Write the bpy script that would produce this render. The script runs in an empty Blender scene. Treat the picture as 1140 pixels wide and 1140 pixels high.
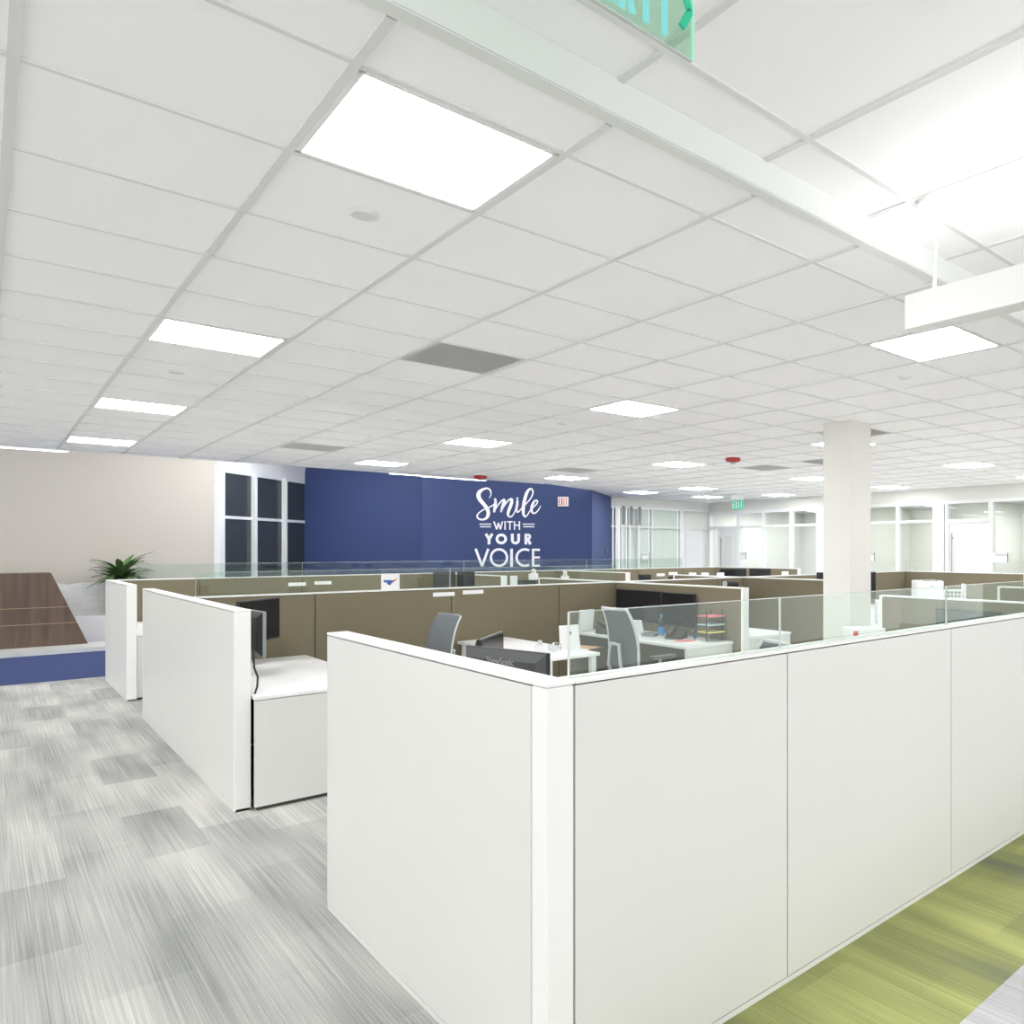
import bpy, bmesh, math, random
from mathutils import Vector, Matrix
random.seed(7)
PI = math.pi
S = bpy.context.scene
COL = S.collection

# ------------------------------------------------------------------ survey of the place (metres)
# x runs along the long white cubicle wall, y along the grey aisle; the camera stands at the origin.
CAM_H, F, CX, CY, YAW = 1.66, 831.0, 855.0, 612.2, 0.7578
c_, s_ = math.cos(YAW), math.sin(YAW)
def ray(u, v):
    x = (u - CX) / F
    return c_ + s_ * x, s_ - c_ * x, (CY - v) / F
def at_z(u, v, z):
    r = ray(u, v); t = (z - CAM_H) / r[2]
    return Vector((r[0] * t, r[1] * t, z))
def on_y(u, y, v=612.2):
    r = ray(u, v); t = y / r[1]
    return Vector((r[0] * t, y, CAM_H + r[2] * t))
def on_x(u, x, v=612.2):
    r = ray(u, v); t = x / r[0]
    return Vector((x, r[1] * t, CAM_H + r[2] * t))
def diag(x, d):          # x to the right, d ahead, in the 45 degree grid of the blue wall
    return (d * c_ + x * s_, d * s_ - x * c_)
def at_d(u, v, d):
    r = ray(u, v)
    return Vector((r[0] * d, r[1] * d, CAM_H + r[2] * d))
DROT = YAW - PI / 2      # rotation of the 45 degree grid

CEIL, CEIL_UP, TOP = 2.922, 3.025, 1.279
OUT_Y, SP1, SP2 = 1.91, 7.55, 12.62

# ------------------------------------------------------------------ materials
def srgb(r, g, b):
    f = lambda c: (c / 255 / 12.92) if c / 255 <= .04045 else ((c / 255 + .055) / 1.055) ** 2.4
    return (f(r), f(g), f(b), 1)
def mat(name, col, rough=.5, metal=0, bump=0, bscale=300, spec=.5, var=0, vscale=3):
    m = bpy.data.materials.new(name); m.use_nodes = True
    n = m.node_tree.nodes; l = m.node_tree.links; p = n['Principled BSDF']
    p.inputs['Base Color'].default_value = col; p.inputs['Roughness'].default_value = rough
    p.inputs['Metallic'].default_value = metal; p.inputs['Specular IOR Level'].default_value = spec
    tc = n.new('ShaderNodeTexCoord')
    if var:
        no = n.new('ShaderNodeTexNoise'); no.inputs['Scale'].default_value = vscale; no.inputs['Detail'].default_value = 4
        l.new(tc.outputs['Object'], no.inputs['Vector'])
        mx = n.new('ShaderNodeMix'); mx.data_type = 'RGBA'
        l.new(no.outputs['Fac'], mx.inputs['Factor'])
        mx.inputs['A'].default_value = tuple(min(1, c * (1 - var)) for c in col[:3]) + (1,)
        mx.inputs['B'].default_value = tuple(min(1, c * (1 + var)) for c in col[:3]) + (1,)
        l.new(mx.outputs['Result'], p.inputs['Base Color'])
    if bump:
        no = n.new('ShaderNodeTexNoise'); no.inputs['Scale'].default_value = bscale; no.inputs['Detail'].default_value = 3
        l.new(tc.outputs['Object'], no.inputs['Vector'])
        b = n.new('ShaderNodeBump'); b.inputs['Strength'].default_value = bump; b.inputs['Distance'].default_value = .002
        l.new(no.outputs['Fac'], b.inputs['Height']); l.new(b.outputs['Normal'], p.inputs['Normal'])
    return m
def emit(name, col, strength):
    m = bpy.data.materials.new(name); m.use_nodes = True
    p = m.node_tree.nodes['Principled BSDF']
    p.inputs['Base Color'].default_value = (.02, .02, .02, 1)
    p.inputs['Emission Color'].default_value = col; p.inputs['Emission Strength'].default_value = strength
    return m
def glass(name, tint, ior=1.5):
    m = bpy.data.materials.new(name); m.use_nodes = True
    n = m.node_tree.nodes; l = m.node_tree.links
    n.remove(n['Principled BSDF'])
    t = n.new('ShaderNodeBsdfTransparent'); t.inputs['Color'].default_value = tint
    g = n.new('ShaderNodeBsdfGlossy'); g.inputs['Roughness'].default_value = 0; g.inputs['Color'].default_value = (.9, .95, .93, 1)
    lw = n.new('ShaderNodeLayerWeight'); lw.inputs['Blend'].default_value = .5
    pw = n.new('ShaderNodeMath'); pw.operation = 'POWER'; pw.inputs[1].default_value = 4; l.new(lw.outputs['Facing'], pw.inputs[0])
    fr = n.new('ShaderNodeMath'); fr.operation = 'MULTIPLY_ADD'; fr.inputs[1].default_value = .8; fr.inputs[2].default_value = (ior - 1) * .06; l.new(pw.outputs[0], fr.inputs[0])
    mx = n.new('ShaderNodeMixShader')
    l.new(fr.outputs[0], mx.inputs['Fac']); l.new(t.outputs[0], mx.inputs[1]); l.new(g.outputs[0], mx.inputs[2])
    l.new(mx.outputs[0], n['Material Output'].inputs['Surface'])
    return m
def carpet(name, dark, light, accent, plank=(.92, .26), stripe=.2, con=1.0, pcon=.5):
    m = bpy.data.materials.new(name); m.use_nodes = True
    n = m.node_tree.nodes; l = m.node_tree.links; p = n['Principled BSDF']
    p.inputs['Roughness'].default_value = .95; p.inputs['Specular IOR Level'].default_value = .1
    tc = n.new('ShaderNodeTexCoord')
    sep = n.new('ShaderNodeSeparateXYZ'); l.new(tc.outputs['Object'], sep.inputs[0])
    com = n.new('ShaderNodeCombineXYZ'); l.new(sep.outputs['Y'], com.inputs['X']); l.new(sep.outputs['X'], com.inputs['Y'])
    br = n.new('ShaderNodeTexBrick'); l.new(com.outputs[0], br.inputs['Vector'])
    br.inputs['Scale'].default_value = 1; br.inputs['Mortar Size'].default_value = 0
    br.inputs['Brick Width'].default_value = plank[0]; br.inputs['Row Height'].default_value = plank[1]
    br.offset = .37; br.inputs['Color1'].default_value = (0, 0, 0, 1); br.inputs['Color2'].default_value = (1, 1, 1, 1)
    br.inputs['Mortar'].default_value = (.5, .5, .5, 1)
    bw = n.new('ShaderNodeRGBToBW'); l.new(br.outputs['Color'], bw.inputs[0])
    def noise(sx, sy, detail, off=0):
        mp = n.new('ShaderNodeMapping'); mp.inputs['Scale'].default_value = (sx, sy, 1); mp.inputs['Location'].default_value = (off, off, off)
        l.new(tc.outputs['Object'], mp.inputs[0])
        no = n.new('ShaderNodeTexNoise'); no.inputs['Scale'].default_value = 1; no.inputs['Detail'].default_value = detail
        l.new(mp.outputs[0], no.inputs['Vector']); return no.outputs['Fac']
    def math_(op, a, b):
        q = n.new('ShaderNodeMath'); q.operation = op
        for i, x in enumerate((a, b)):
            if isinstance(x, (int, float)): q.inputs[i].default_value = x
            else: l.new(x, q.inputs[i])
        return q.outputs[0]
    blot = noise(4.2, .9, 1)
    st = noise(165, 1.0, 2, 3)
    fine = noise(260, 260, 1, 5)
    a = math_('MULTIPLY', math_('SUBTRACT', bw.outputs[0], .5), pcon)
    b = math_('MULTIPLY', math_('SUBTRACT', blot, .5), 1.25 * con)
    d = math_('MULTIPLY', math_('SUBTRACT', st, .5), 2.4 * stripe * 3)
    e = math_('MULTIPLY', math_('SUBTRACT', fine, .5), .85)
    tot = math_('ADD', math_('ADD', math_('ADD', a, b), math_('ADD', d, e)), .5)
    ramp = n.new('ShaderNodeValToRGB'); l.new(tot, ramp.inputs[0])
    ramp.color_ramp.elements[0].color = dark; ramp.color_ramp.elements[0].position = .02
    ramp.color_ramp.elements[1].color = light; ramp.color_ramp.elements[1].position = .98
    k = ramp.color_ramp.elements.new(.55); k.color = accent
    l.new(ramp.outputs[0], p.inputs['Base Color'])
    bm_ = n.new('ShaderNodeBump'); bm_.inputs['Strength'].default_value = .35; bm_.inputs['Distance'].default_value = .003
    l.new(st, bm_.inputs['Height']); l.new(bm_.outputs['Normal'], p.inputs['Normal'])
    return m
def wood(name, dark, light):
    m = bpy.data.materials.new(name); m.use_nodes = True
    n = m.node_tree.nodes; l = m.node_tree.links; p = n['Principled BSDF']; p.inputs['Roughness'].default_value = .5
    tc = n.new('ShaderNodeTexCoord'); mp = n.new('ShaderNodeMapping'); mp.inputs['Scale'].default_value = (14, 14, .8)
    l.new(tc.outputs['Object'], mp.inputs[0])
    no = n.new('ShaderNodeTexNoise'); no.inputs['Scale'].default_value = 1; no.inputs['Detail'].default_value = 5
    l.new(mp.outputs[0], no.inputs['Vector'])
    r = n.new('ShaderNodeValToRGB'); l.new(no.outputs['Fac'], r.inputs[0])
    r.color_ramp.elements[0].color = dark; r.color_ramp.elements[0].position = .3
    r.color_ramp.elements[1].color = light; r.color_ramp.elements[1].position = .75
    l.new(r.outputs[0], p.inputs['Base Color'])
    return m

M = dict(
    tile=mat('ceiling_tile', (.915, .91, .915, 1), .9, bump=.25, bscale=220, spec=.1),
    tbar=mat('ceiling_tbar', (.70, .705, .70, 1), .5, spec=.2),
    bulk=mat('bulkhead_paint', (.72, .74, .72, 1), .6, spec=.2),
    laminate=mat('white_laminate', (.68, .68, .66, 1), .38, spec=.35, var=.012, vscale=1.5),
    trim=mat('white_trim', (.80, .80, .79, 1), .35),
    seam=mat('shadow_gap', (.07, .066, .058, 1), .7),
    brown=mat('taupe_tackboard', srgb(118, 111, 92), .85, bump=.3, bscale=500, spec=.15, var=.03, vscale=30),
    plinth=mat('plinth', (.72, .72, .70, 1), .5),
    wtop=mat('white_worktop', (.80, .80, .80, 1), .35),
    black=mat('black_plastic', (.018, .018, .02, 1), .45),
    screen=mat('dark_screen', (.012, .012, .016, 1), .12),
    dgrey=mat('dark_grey_plastic', (.06, .062, .066, 1), .4),
    mgrey=mat('mid_grey_plastic', (.22, .23, .235, 1), .45),
    word=mat('printed_grey', (.30, .31, .315, 1), .5),
    cover=mat('cover_white', (.70, .70, .69, 1), .6),
    lgrey=mat('light_grey_plastic', (.52, .53, .54, 1), .4),
    mesh=mat('grey_mesh_fabric', (.095, .105, .112, 1), .8, bump=.25, bscale=700),
    uphol=mat('grey_upholstery', (.15, .165, .178, 1), .85, bump=.5, bscale=600),
    chrome=mat('chrome', (.75, .75, .76, 1), .2, 1),
    paper=mat('white_paper', (.78, .78, .78, 1), .7),
    pane=glass('clear_glass', (.90, .94, .92, 1)),
    office_pane=glass('office_glass', (.95, .97, .96, 1)),
    gedge=mat('glass_edge', (.50, .55, .53, 1), .2),
    column=mat('column_paint', (.68, .67, .635, 1), .7, spec=.2),
    beige=mat('beige_paint', srgb(184, 179, 171), .75, spec=.2, var=.01, vscale=.6),
    blue=mat('navy_paint', srgb(58, 72, 114), .6, spec=.25, var=.03, vscale=.5),
    night=mat('night_glass', (.045, .052, .06, 1), .08),
    alu=mat('white_aluminium', (.74, .75, .755, 1), .35),
    owall=mat('office_wall_paint', (.68, .68, .645, 1), .7, spec=.2),
    decal=mat('white_vinyl', (.90, .90, .95, 1), .6),
    red=mat('red_plastic', srgb(160, 40, 38), .4),
    pink=mat('pink_paper', srgb(225, 130, 130), .7),
    teal=mat('pale_blue_paper', srgb(190, 215, 220), .7),
    yellow=mat('yellow_paper', srgb(230, 220, 130), .7),
    kraft=mat('kraft_paper', srgb(178, 145, 105), .8),
    bluelab=mat('blue_label', srgb(50, 140, 210), .35),
    clear=glass('clear_plastic', (.66, .78, .86, 1), 2.2),
    bag=glass('thin_clear_film', (.90, .92, .93, 1), 2.6),
    leaf=mat('leaf_green', srgb(84, 116, 66), .5, var=.4, vscale=9),
    soil=mat('dark_pot', srgb(60, 55, 50), .8),
    cedge=mat('carton_print_red', srgb(200, 60, 70), .6),
    exitg=mat('exit_green', srgb(40, 190, 150), .4),
    exit_text=emit('exit_letter_glow', srgb(125, 208, 205), .75),
    exit_pane=glass('green_glass', (.74, .90, .80, 1)),
    exit_edge=emit('exit_edge_glow', srgb(178, 240, 220), .7),
    exit_red=emit('exit_red_glow', srgb(205, 50, 62), .6),
    vent=mat('vent_grey', (.58, .59, .585, 1), .6),
    diff=emit('troffer_diffuser', (1, 1, 1, 1), 23),
    pend=emit('pendant_diffuser', (1, 1, 1, 1), 14),
    pend_far=emit('far_pendant_diffuser', (1, 1, 1, 1), 4.5),
    marble=mat('grey_marble', srgb(206, 208, 205), .3, var=.22, vscale=2.2),
    white=mat('white_paint', (.74, .74, .75, 1), .6),
    wood=wood('walnut_laminate', srgb(78, 63, 52), srgb(104, 85, 70)),
    woodline=mat('pale_joint', srgb(170, 140, 112), .6),
    c_grey=carpet('grey_plank_carpet', srgb(120, 122, 121), srgb(208, 207, 200), srgb(168, 169, 165), (.92, .3), .12, .75, .28),
    c_green=carpet('green_plank_carpet', srgb(108, 110, 102), srgb(182, 187, 122), srgb(145, 151, 100), (.92, .3), .09, 1.2, .2),
    c_pale=carpet('pale_grey_carpet', srgb(150, 150, 150), srgb(215, 214, 215), srgb(185, 184, 186), (.92, .3), .12, .6),
    c_white=mat('pale_bounce', (.80, .79, .76, 1), .6, var=.03),  # bright colour for the added floor that bounces light upwards
    c_blue=mat('navy_carpet', srgb(66, 76, 112), .95, bump=.8, bscale=250, spec=.05, var=.18, vscale=14),
    blinds=mat('white_blind', (.72, .73, .71, 1), .8),
)

# ------------------------------------------------------------------ builders
class MB:
    def __init__(self): self.bm = bmesh.new()
    def box(self, x0, x1, y0, y1, z0, z1):
        bmesh.ops.create_cube(self.bm, size=1, matrix=Matrix.Translation(((x0 + x1) / 2, (y0 + y1) / 2, (z0 + z1) / 2))
                              @ Matrix.Diagonal((abs(x1 - x0), abs(y1 - y0), abs(z1 - z0), 1)))
        return self
    def obox(self, ctr, size, rot=(0, 0, 0)):
        R = Matrix.Rotation(rot[2], 4, 'Z') @ Matrix.Rotation(rot[1], 4, 'Y') @ Matrix.Rotation(rot[0], 4, 'X')
        bmesh.ops.create_cube(self.bm, size=1, matrix=Matrix.Translation(ctr) @ R @ Matrix.Diagonal((*size, 1)))
        return self
    def cyl(self, p0, p1, r, r2=None, n=16):
        p0, p1 = Vector(p0), Vector(p1); d = p1 - p0
        Q = Vector((0, 0, 1)).rotation_difference(d).to_matrix().to_4x4()
        bmesh.ops.create_cone(self.bm, cap_ends=True, segments=n, radius1=r, radius2=r if r2 is None else r2, depth=d.length,
                              matrix=Matrix.Translation((p0 + p1) / 2) @ Q)
        return self
    def tube(self, pts, r, n=8):
        P = [Vector(p) for p in pts]; rings = []
        for i, p in enumerate(P):
            t = (P[min(i + 1, len(P) - 1)] - P[max(i - 1, 0)]).normalized()
            a = t.cross(Vector((0, 0, 1)))
            if a.length < .05: a = t.cross(Vector((1, 0, 0)))
            a.normalize(); b = t.cross(a)
            rr = r[i] if isinstance(r, (list, tuple)) else r
            rings.append([self.bm.verts.new(p + (a * math.cos(k * 2 * PI / n) + b * math.sin(k * 2 * PI / n)) * rr) for k in range(n)])
        for i in range(len(rings) - 1):
            for k in range(n):
                self.bm.faces.new((rings[i][k], rings[i][(k + 1) % n], rings[i + 1][(k + 1) % n], rings[i + 1][k]))
        self.bm.faces.new(rings[0][::-1]); self.bm.faces.new(rings[-1])
        return self
    def lathe(self, prof, ctr=(0, 0, 0), n=20):
        c = Vector(ctr); rings = []
        for r, z in prof:
            rings.append([self.bm.verts.new(c + Vector((max(r, .0005) * math.cos(k * 2 * PI / n), max(r, .0005) * math.sin(k * 2 * PI / n), z))) for k in range(n)])
        for i in range(len(rings) - 1):
            for k in range(n):
                self.bm.faces.new((rings[i][k], rings[i][(k + 1) % n], rings[i + 1][(k + 1) % n], rings[i + 1][k]))
        self.bm.faces.new(rings[0][::-1]); self.bm.faces.new(rings[-1])
        return self
    def prism(self, poly, vec):
        vec = Vector(vec); a = [self.bm.verts.new(p) for p in poly]; b = [self.bm.verts.new(Vector(p) + vec) for p in poly]
        n = len(a)
        self.bm.faces.new(a[::-1]); self.bm.faces.new(b)
        for k in range(n): self.bm.faces.new((a[k], a[(k + 1) % n], b[(k + 1) % n], b[k]))
        return self
    def sheet(self, rows):       # grid of points -> surface
        V = [[self.bm.verts.new(p) for p in r] for r in rows]
        for i in range(len(V) - 1):
            for k in range(len(V[0]) - 1):
                self.bm.faces.new((V[i][k], V[i][k + 1], V[i + 1][k + 1], V[i + 1][k]))
        return self
    def build(self, name, m, parent=None, bevel=0, smooth=False, world=True, solid=0, sub=0):
        bm = self.bm
        bmesh.ops.recalc_face_normals(bm, faces=bm.faces)
        if parent is not None and world:
            mw = Matrix.Translation(parent.location) @ parent.rotation_euler.to_matrix().to_4x4()
            p = parent.parent
            while p is not None:
                mw = (Matrix.Translation(p.location) @ p.rotation_euler.to_matrix().to_4x4()) @ mw; p = p.parent
            bm.transform(mw.inverted())
        me = bpy.data.meshes.new(name); bm.to_mesh(me); bm.free()
        o = bpy.data.objects.new(name, me); COL.objects.link(o)
        if isinstance(m, (list, tuple)):
            for q in m: me.materials.append(q)
        else: me.materials.append(m)
        if parent is not None: o.parent = parent
        if smooth:
            for p in me.polygons: p.use_smooth = True
        if solid:
            md = o.modifiers.new('solid', 'SOLIDIFY'); md.thickness = solid; md.offset = 0
        if sub:
            md = o.modifiers.new('sub', 'SUBSURF'); md.levels = sub; md.render_levels = sub
        if bevel:
            md = o.modifiers.new('bevel', 'BEVEL'); md.width = bevel; md.segments = 2; md.limit_method = 'ANGLE'; md.angle_limit = .6
        return o

def thing(name, label, cat, loc=(0, 0, 0), rz=0, group=None):
    o = bpy.data.objects.new(name, None); COL.objects.link(o)
    o.empty_display_size = .1
    o.location = loc; o.rotation_euler = (0, 0, rz)
    return tag(o, label, cat, group)
def tag(o, label, cat, group=None):
    o['label'] = label; o['category'] = cat; o['kind'] = 'thing'
    if group: o['group'] = group
    return o
def struct(o, label=None):
    o['kind'] = 'structure'
    if label: o['label'] = label
    return o
def copy_tree(o, parent=None):
    c = o.copy(); COL.objects.link(c)
    if parent is not None: c.parent = parent
    for ch in list(o.children): copy_tree(ch, c)
    return c
def placed(proto, used, loc, rz, label, group):
    o = proto if not used else copy_tree(proto)
    o.location = loc; o.rotation_euler = (0, 0, rz); o['label'] = label
    if group: o['group'] = group
    return o

# ------------------------------------------------------------------ camera
cam = bpy.data.cameras.new('camera'); co = bpy.data.objects.new('camera', cam); COL.objects.link(co)
co.location = (0, 0, CAM_H); co.rotation_euler = (PI / 2, 0, YAW - PI / 2)
cam.sensor_width = 36; cam.lens = F / 1140 * 36
cam.shift_x = (570 - CX) / 1140; cam.shift_y = (CY - 570) / 1140
cam.clip_start = .05; cam.clip_end = 200
S.camera = co

# ------------------------------------------------------------------ setting: floor
def slab(name, poly, z0, z1, m, label=None):
    return struct(MB().prism([(x, y, z0) for x, y in poly], (0, 0, z1 - z0)).build(name, m), label)
slab('floor', [(-6, -5), (18, -5), (18, 13.05), (-6, 13.05)], -.1, 0, M['c_grey'])
slab('floor_lobby', [(-6, 13.05), (18, 13.05), (18, 24), (-6, 24)], -.1, 0, M['c_blue'])
slab('floor_strip', [(1.0, 1.31), (13.4, 1.31), (13.4, 1.95), (1.0, 1.95)], 0, .0015, M['c_green'])
slab('floor_walkway', [(1.0, -5), (13.4, -5), (13.4, 1.31), (1.0, 1.31)], 0, .001, M['c_pale'])

slab('floor_bounce', [(1.99, 1.99), (13.4, 1.99), (13.4, 12.9), (1.99, 12.9)], 0, .0012, M['c_white'])  # pale floor added behind the dividers, unseen, to bounce light onto the ceiling
# ------------------------------------------------------------------ setting: ceiling
BACK_Y, OFF_X = 14.9, 13.5
cpoly = [(-6, 1.81), (OFF_X, 1.81), (OFF_X, BACK_Y), (10.25, BACK_Y), (8.91, 13.58), (7.37, 12.85), (-6, 12.85)]
slab('ceiling', cpoly, CEIL, CEIL + .06, M['tile'])
slab('ceiling_entry', [(-6, -5), (OFF_X, -5), (OFF_X, 1.809), (-6, 1.809)], CEIL_UP, CEIL_UP + .06, M['tile'])
struct(MB().box(-6, OFF_X, 1.80, 1.809, CEIL - .004, CEIL_UP - .0005).box(-6, OFF_X, 1.803, 1.85, CEIL - .009, CEIL - .0045).build('trim_bulkhead', M['bulk']))
gx, gy, T_ = .67, 2.10, .61
g = MB()
for k in range(-10, 22):
    x = gx + T_ * k
    if not -6 < x < OFF_X: continue
    y1 = 12.85 if x < 9.6 else BACK_Y - .02
    g.box(x - .0125, x + .0125, 1.86, y1, CEIL - .007, CEIL + .001)
for k in range(0, 21):
    y = gy + T_ * k
    if y > BACK_Y: continue
    x0 = -6 if y < 12.8 else 10.3
    g.box(x0, OFF_X, y - .009, y + .009, CEIL - .006, CEIL + .001)
g.box(-6, 7.37, 12.82, 12.86, CEIL - .01, CEIL + .09)
struct(g.build('trim_ceiling_grid', M['tbar']))
g = MB()
for k in range(-10, 22):
    x = gx + T_ * k
    if not -6 < x < OFF_X: continue
    g.box(x - .011, x + .011, -5, 1.81, CEIL_UP - .007, CEIL_UP + .001)
for k in range(0, 6):
    y = 1.60 - 1.22 * k
    g.box(-6, OFF_X, y - .012, y + .012, CEIL_UP - .008, CEIL_UP + .001)
struct(g.build('trim_entry_grid', M['tbar']))

# ------------------------------------------------------------------ setting: far lobby walls
UP = 4.3
slab('ceiling_lobby', [(-6, 12.86), (7.3, 12.86), (9.0, 13.7), (10.4, 15.0), (10.4, 22), (-6, 22)], UP, UP + .1, M['white'])
bw_y = 18.2
wx = on_y(245, bw_y).x
struct(MB().box(-6, wx, bw_y, bw_y + .15, 0, UP).build('wall_far_left', M['beige']))
def dwall(name, x0, x1, d0, d1, z0, z1, m):
    P = [diag(x0, d0), diag(x1, d0), diag(x1, d1), diag(x0, d1)]
    return struct(MB().prism([(p[0], p[1], z0) for p in P], (0, 0, z1 - z0)).build(name, m))
WD0 = 14.9; WXL = (245 - CX) / F * WD0; WD1 = WXL / ((343 - CX) / F)
dwall('wall_blue_recess', WXL - .4, -7.0, WD1, WD1 + .15, 0, UP, M['blue'])
TD = 15.8; TX0, TX1 = (470 - CX) / F * TD, (659 - CX) / F * TD
dwall('wall_blue_feature', TX0, TX1, TD, 17.9, 0, UP, M['blue'])
# window between the beige wall and the blue recess
w = struct(bpy.data.objects.new('window_1', None)); COL.objects.link(w)
w.location = (*diag(WXL - .06, WD0), 0); w.rotation_euler = (0, 0, DROT)
WL = WD1 - WD0
zt, zm = 3.29, 2.325
fr = MB().box(-.12, .09, -.06, .10, 0, 3.50).box(-.10, -.006, 0, WL - .01, zt, zt + .26).box(-.08, -.006, 0, WL - .01, zm - .03, zm + .03)
fr.box(-.08, .06, WL * .36, WL * .36 + .07, 0, zt).box(-.08, .06, WL * .71, WL * .71 + .07, 0, zt).box(-.08, -.006, 0, WL - .01, 0, .1).box(-.08, -.006, 0, WL - .01, zt - .06, zt)
fr.build('window_frame', M['alu'], w, world=False, bevel=.004)
MB().box(-.05, -.03, .03, WL, .1, zt).build('pane', M['night'], w, world=False)
MB().box(-.12, .0, 0, WL, zt + .26, UP).build('header', M['white'], w, world=False)

# back run of glazed offices (wall along x) and right run (wall along y)
def at_back(u): return on_y(u, BACK_Y).x
def at_front(u): return on_x(u, OFF_X).y
wb = struct(bpy.data.objects.new('window_2', None)); COL.objects.link(wb); wb.location = (10.2, BACK_Y, 0)
HEAD = 2.72
fr = MB().box(10.2, 13.45, BACK_Y, BACK_Y + .1, HEAD, CEIL).box(10.2, 13.45, BACK_Y + .01, BACK_Y + .07, 2.2, 2.25)
fr.build('header', M['owall'], wb)
fr = MB()
for u, wd in ((687, .10), (693, .05), (701, .05), (711, .07), (726, .05), (759, .12)):
    x = at_back(u); fr.box(x - wd / 2, x + wd / 2, BACK_Y - .01, BACK_Y + .09, 0, HEAD)
fr.box(10.2, 13.45, BACK_Y, BACK_Y + .08, HEAD - .06, HEAD).box(10.2, 13.45, BACK_Y, BACK_Y + .08, 0, .1)
fr.build('window_frame', M['alu'], wb, bevel=.003)
MB().box(10.25, at_back(757), BACK_Y + .03, BACK_Y + .042, .1, HEAD).build('pane', M['office_pane'], wb)
for k, (u0, u1) in enumerate(((694, 700), (702, 710), (712.5, 725), (727.5, 757))):
    MB().box(at_back(u0), at_back(u1), BACK_Y + .10, BACK_Y + .12, .1, HEAD - .05).build('blind', M['blinds'], wb)
fr = MB()
for u in (693.5, 702, 711.5): fr.box(at_back(u) - .03, at_back(u) + .05, BACK_Y - .02, BACK_Y + .0, 2.27, HEAD)
fr.build('dark_mullion_strip', M['mgrey'], wb)
struct(MB().box(at_back(761), 13.5, BACK_Y + .1, BACK_Y + .2, 0, CEIL).build('wall_back', M['owall']))
wr = struct(bpy.data.objects.new('window_3', None)); COL.objects.link(wr); wr.location = (OFF_X, 5, 0)
HR = 2.66
MB().box(OFF_X, OFF_X + .12, -5, BACK_Y, HR, CEIL).build('header', M['owall'], wr)
fr = MB()
posts = [(788, .22), (822, .09), (850, .08), (880.5, .08), (914, .26), (921, .06), (999.5, .08), (1045, .26), (1054, .05), (1103, .09), (1165, .1), (1215, .26), (1270, .1)]
for u, wd in posts:
    y = at_front(u); fr.box(OFF_X - .02, OFF_X + .10, y - wd / 2, y + wd / 2, 0, HR)
fr.box(OFF_X - .01, OFF_X + .09, -5, BACK_Y, HR - .07, HR).box(OFF_X - .01, OFF_X + .09, -5, BACK_Y, 0, .1)
for a, b in ((1000, 1041), (917, 999), (850, 911), (791, 850), (1054, 1103)):
    fr.box(OFF_X - .01, OFF_X + .09, at_front(b), at_front(a), 2.225, 2.28)
fr.build('window_frame', M['alu'], wr, bevel=.003)
MB().box(OFF_X + .03, OFF_X + .042, -5, BACK_Y, .1, HR).build('pane', M['office_pane'], wr)
# office rooms behind the glass
slab('ceiling_offices', [(OFF_X + .1, -5), (18, -5), (18, BACK_Y), (OFF_X + .1, BACK_Y)], 2.76, 2.82, M['white'])
struct(MB().box(17.2, 17.35, -5, BACK_Y + .2, 0, 2.8).build('wall_right', M['owall']))
struct(MB().box(OFF_X, 18, BACK_Y, BACK_Y + .15, 0, CEIL).build('wall_corner', M['owall']))
for k, u in enumerate((914, 1045, 1215)):
    y = at_front(u)
    struct(MB().box(OFF_X + .1, 17.2, y - .06, y + .06, 0, 2.76).build('wall_office_' + 'abc'[k], M['owall']))
def room_door(n, y0, y1, label, vision=True):
    o = struct(bpy.data.objects.new('door_%d' % n, None), label); COL.objects.link(o); o.location = (OFF_X, (y0 + y1) / 2, 0)
    MB().box(OFF_X + .0, OFF_X + .045, y0 + .02, y1 - .02, .02, 2.2).build('door_leaf', M['white'], o, bevel=.003)
    f = MB().box(OFF_X - .025, OFF_X + .10, y0 - .03, y0 + .02, 0, 2.24).box(OFF_X - .025, OFF_X + .10, y1 - .02, y1 + .03, 0, 2.24).box(OFF_X - .025, OFF_X + .10, y0, y1, 2.2, 2.25)
    f.build('door_frame', M['alu'], o, bevel=.003)
    if vision: MB().box(OFF_X - .006, OFF_X + .005, y0 + .2, y1 - .2, .9, 2.02).build('vision_panel', M['owall'], o)
    yh = y1 - .1
    MB().cyl((OFF_X - .05, yh, .75), (OFF_X - .05, yh, 2.0), .012).cyl((OFF_X - .05, yh, .85), (OFF_X, yh, .85), .01).cyl((OFF_X - .05, yh, 1.9), (OFF_X, yh, 1.9), .01).build('door_handle', M['mgrey'], o)
room_door(1, at_front(821), at_front(801), 'white office door with grey glazed panel near the back corner')
room_door(2, at_front(1102), at_front(1056), 'plain white office door right of the square column', False)
# doorway seen beyond the corner glass
struct(MB().box(at_back(763), at_back(784), BACK_Y + .06, BACK_Y + .1, 0, 2.2).box(at_back(765), at_back(779), BACK_Y + .04, BACK_Y + .06, 0, 2.12).build('door_3', M['white'], None, bevel=.003))

# ------------------------------------------------------------------ column
struct(MB().box(5.80, 6.14, 4.39, 4.73, 0, CEIL).build('column', M['column'], None, bevel=.004), 'square off-white column rising from the cubicles to the ceiling')

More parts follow.
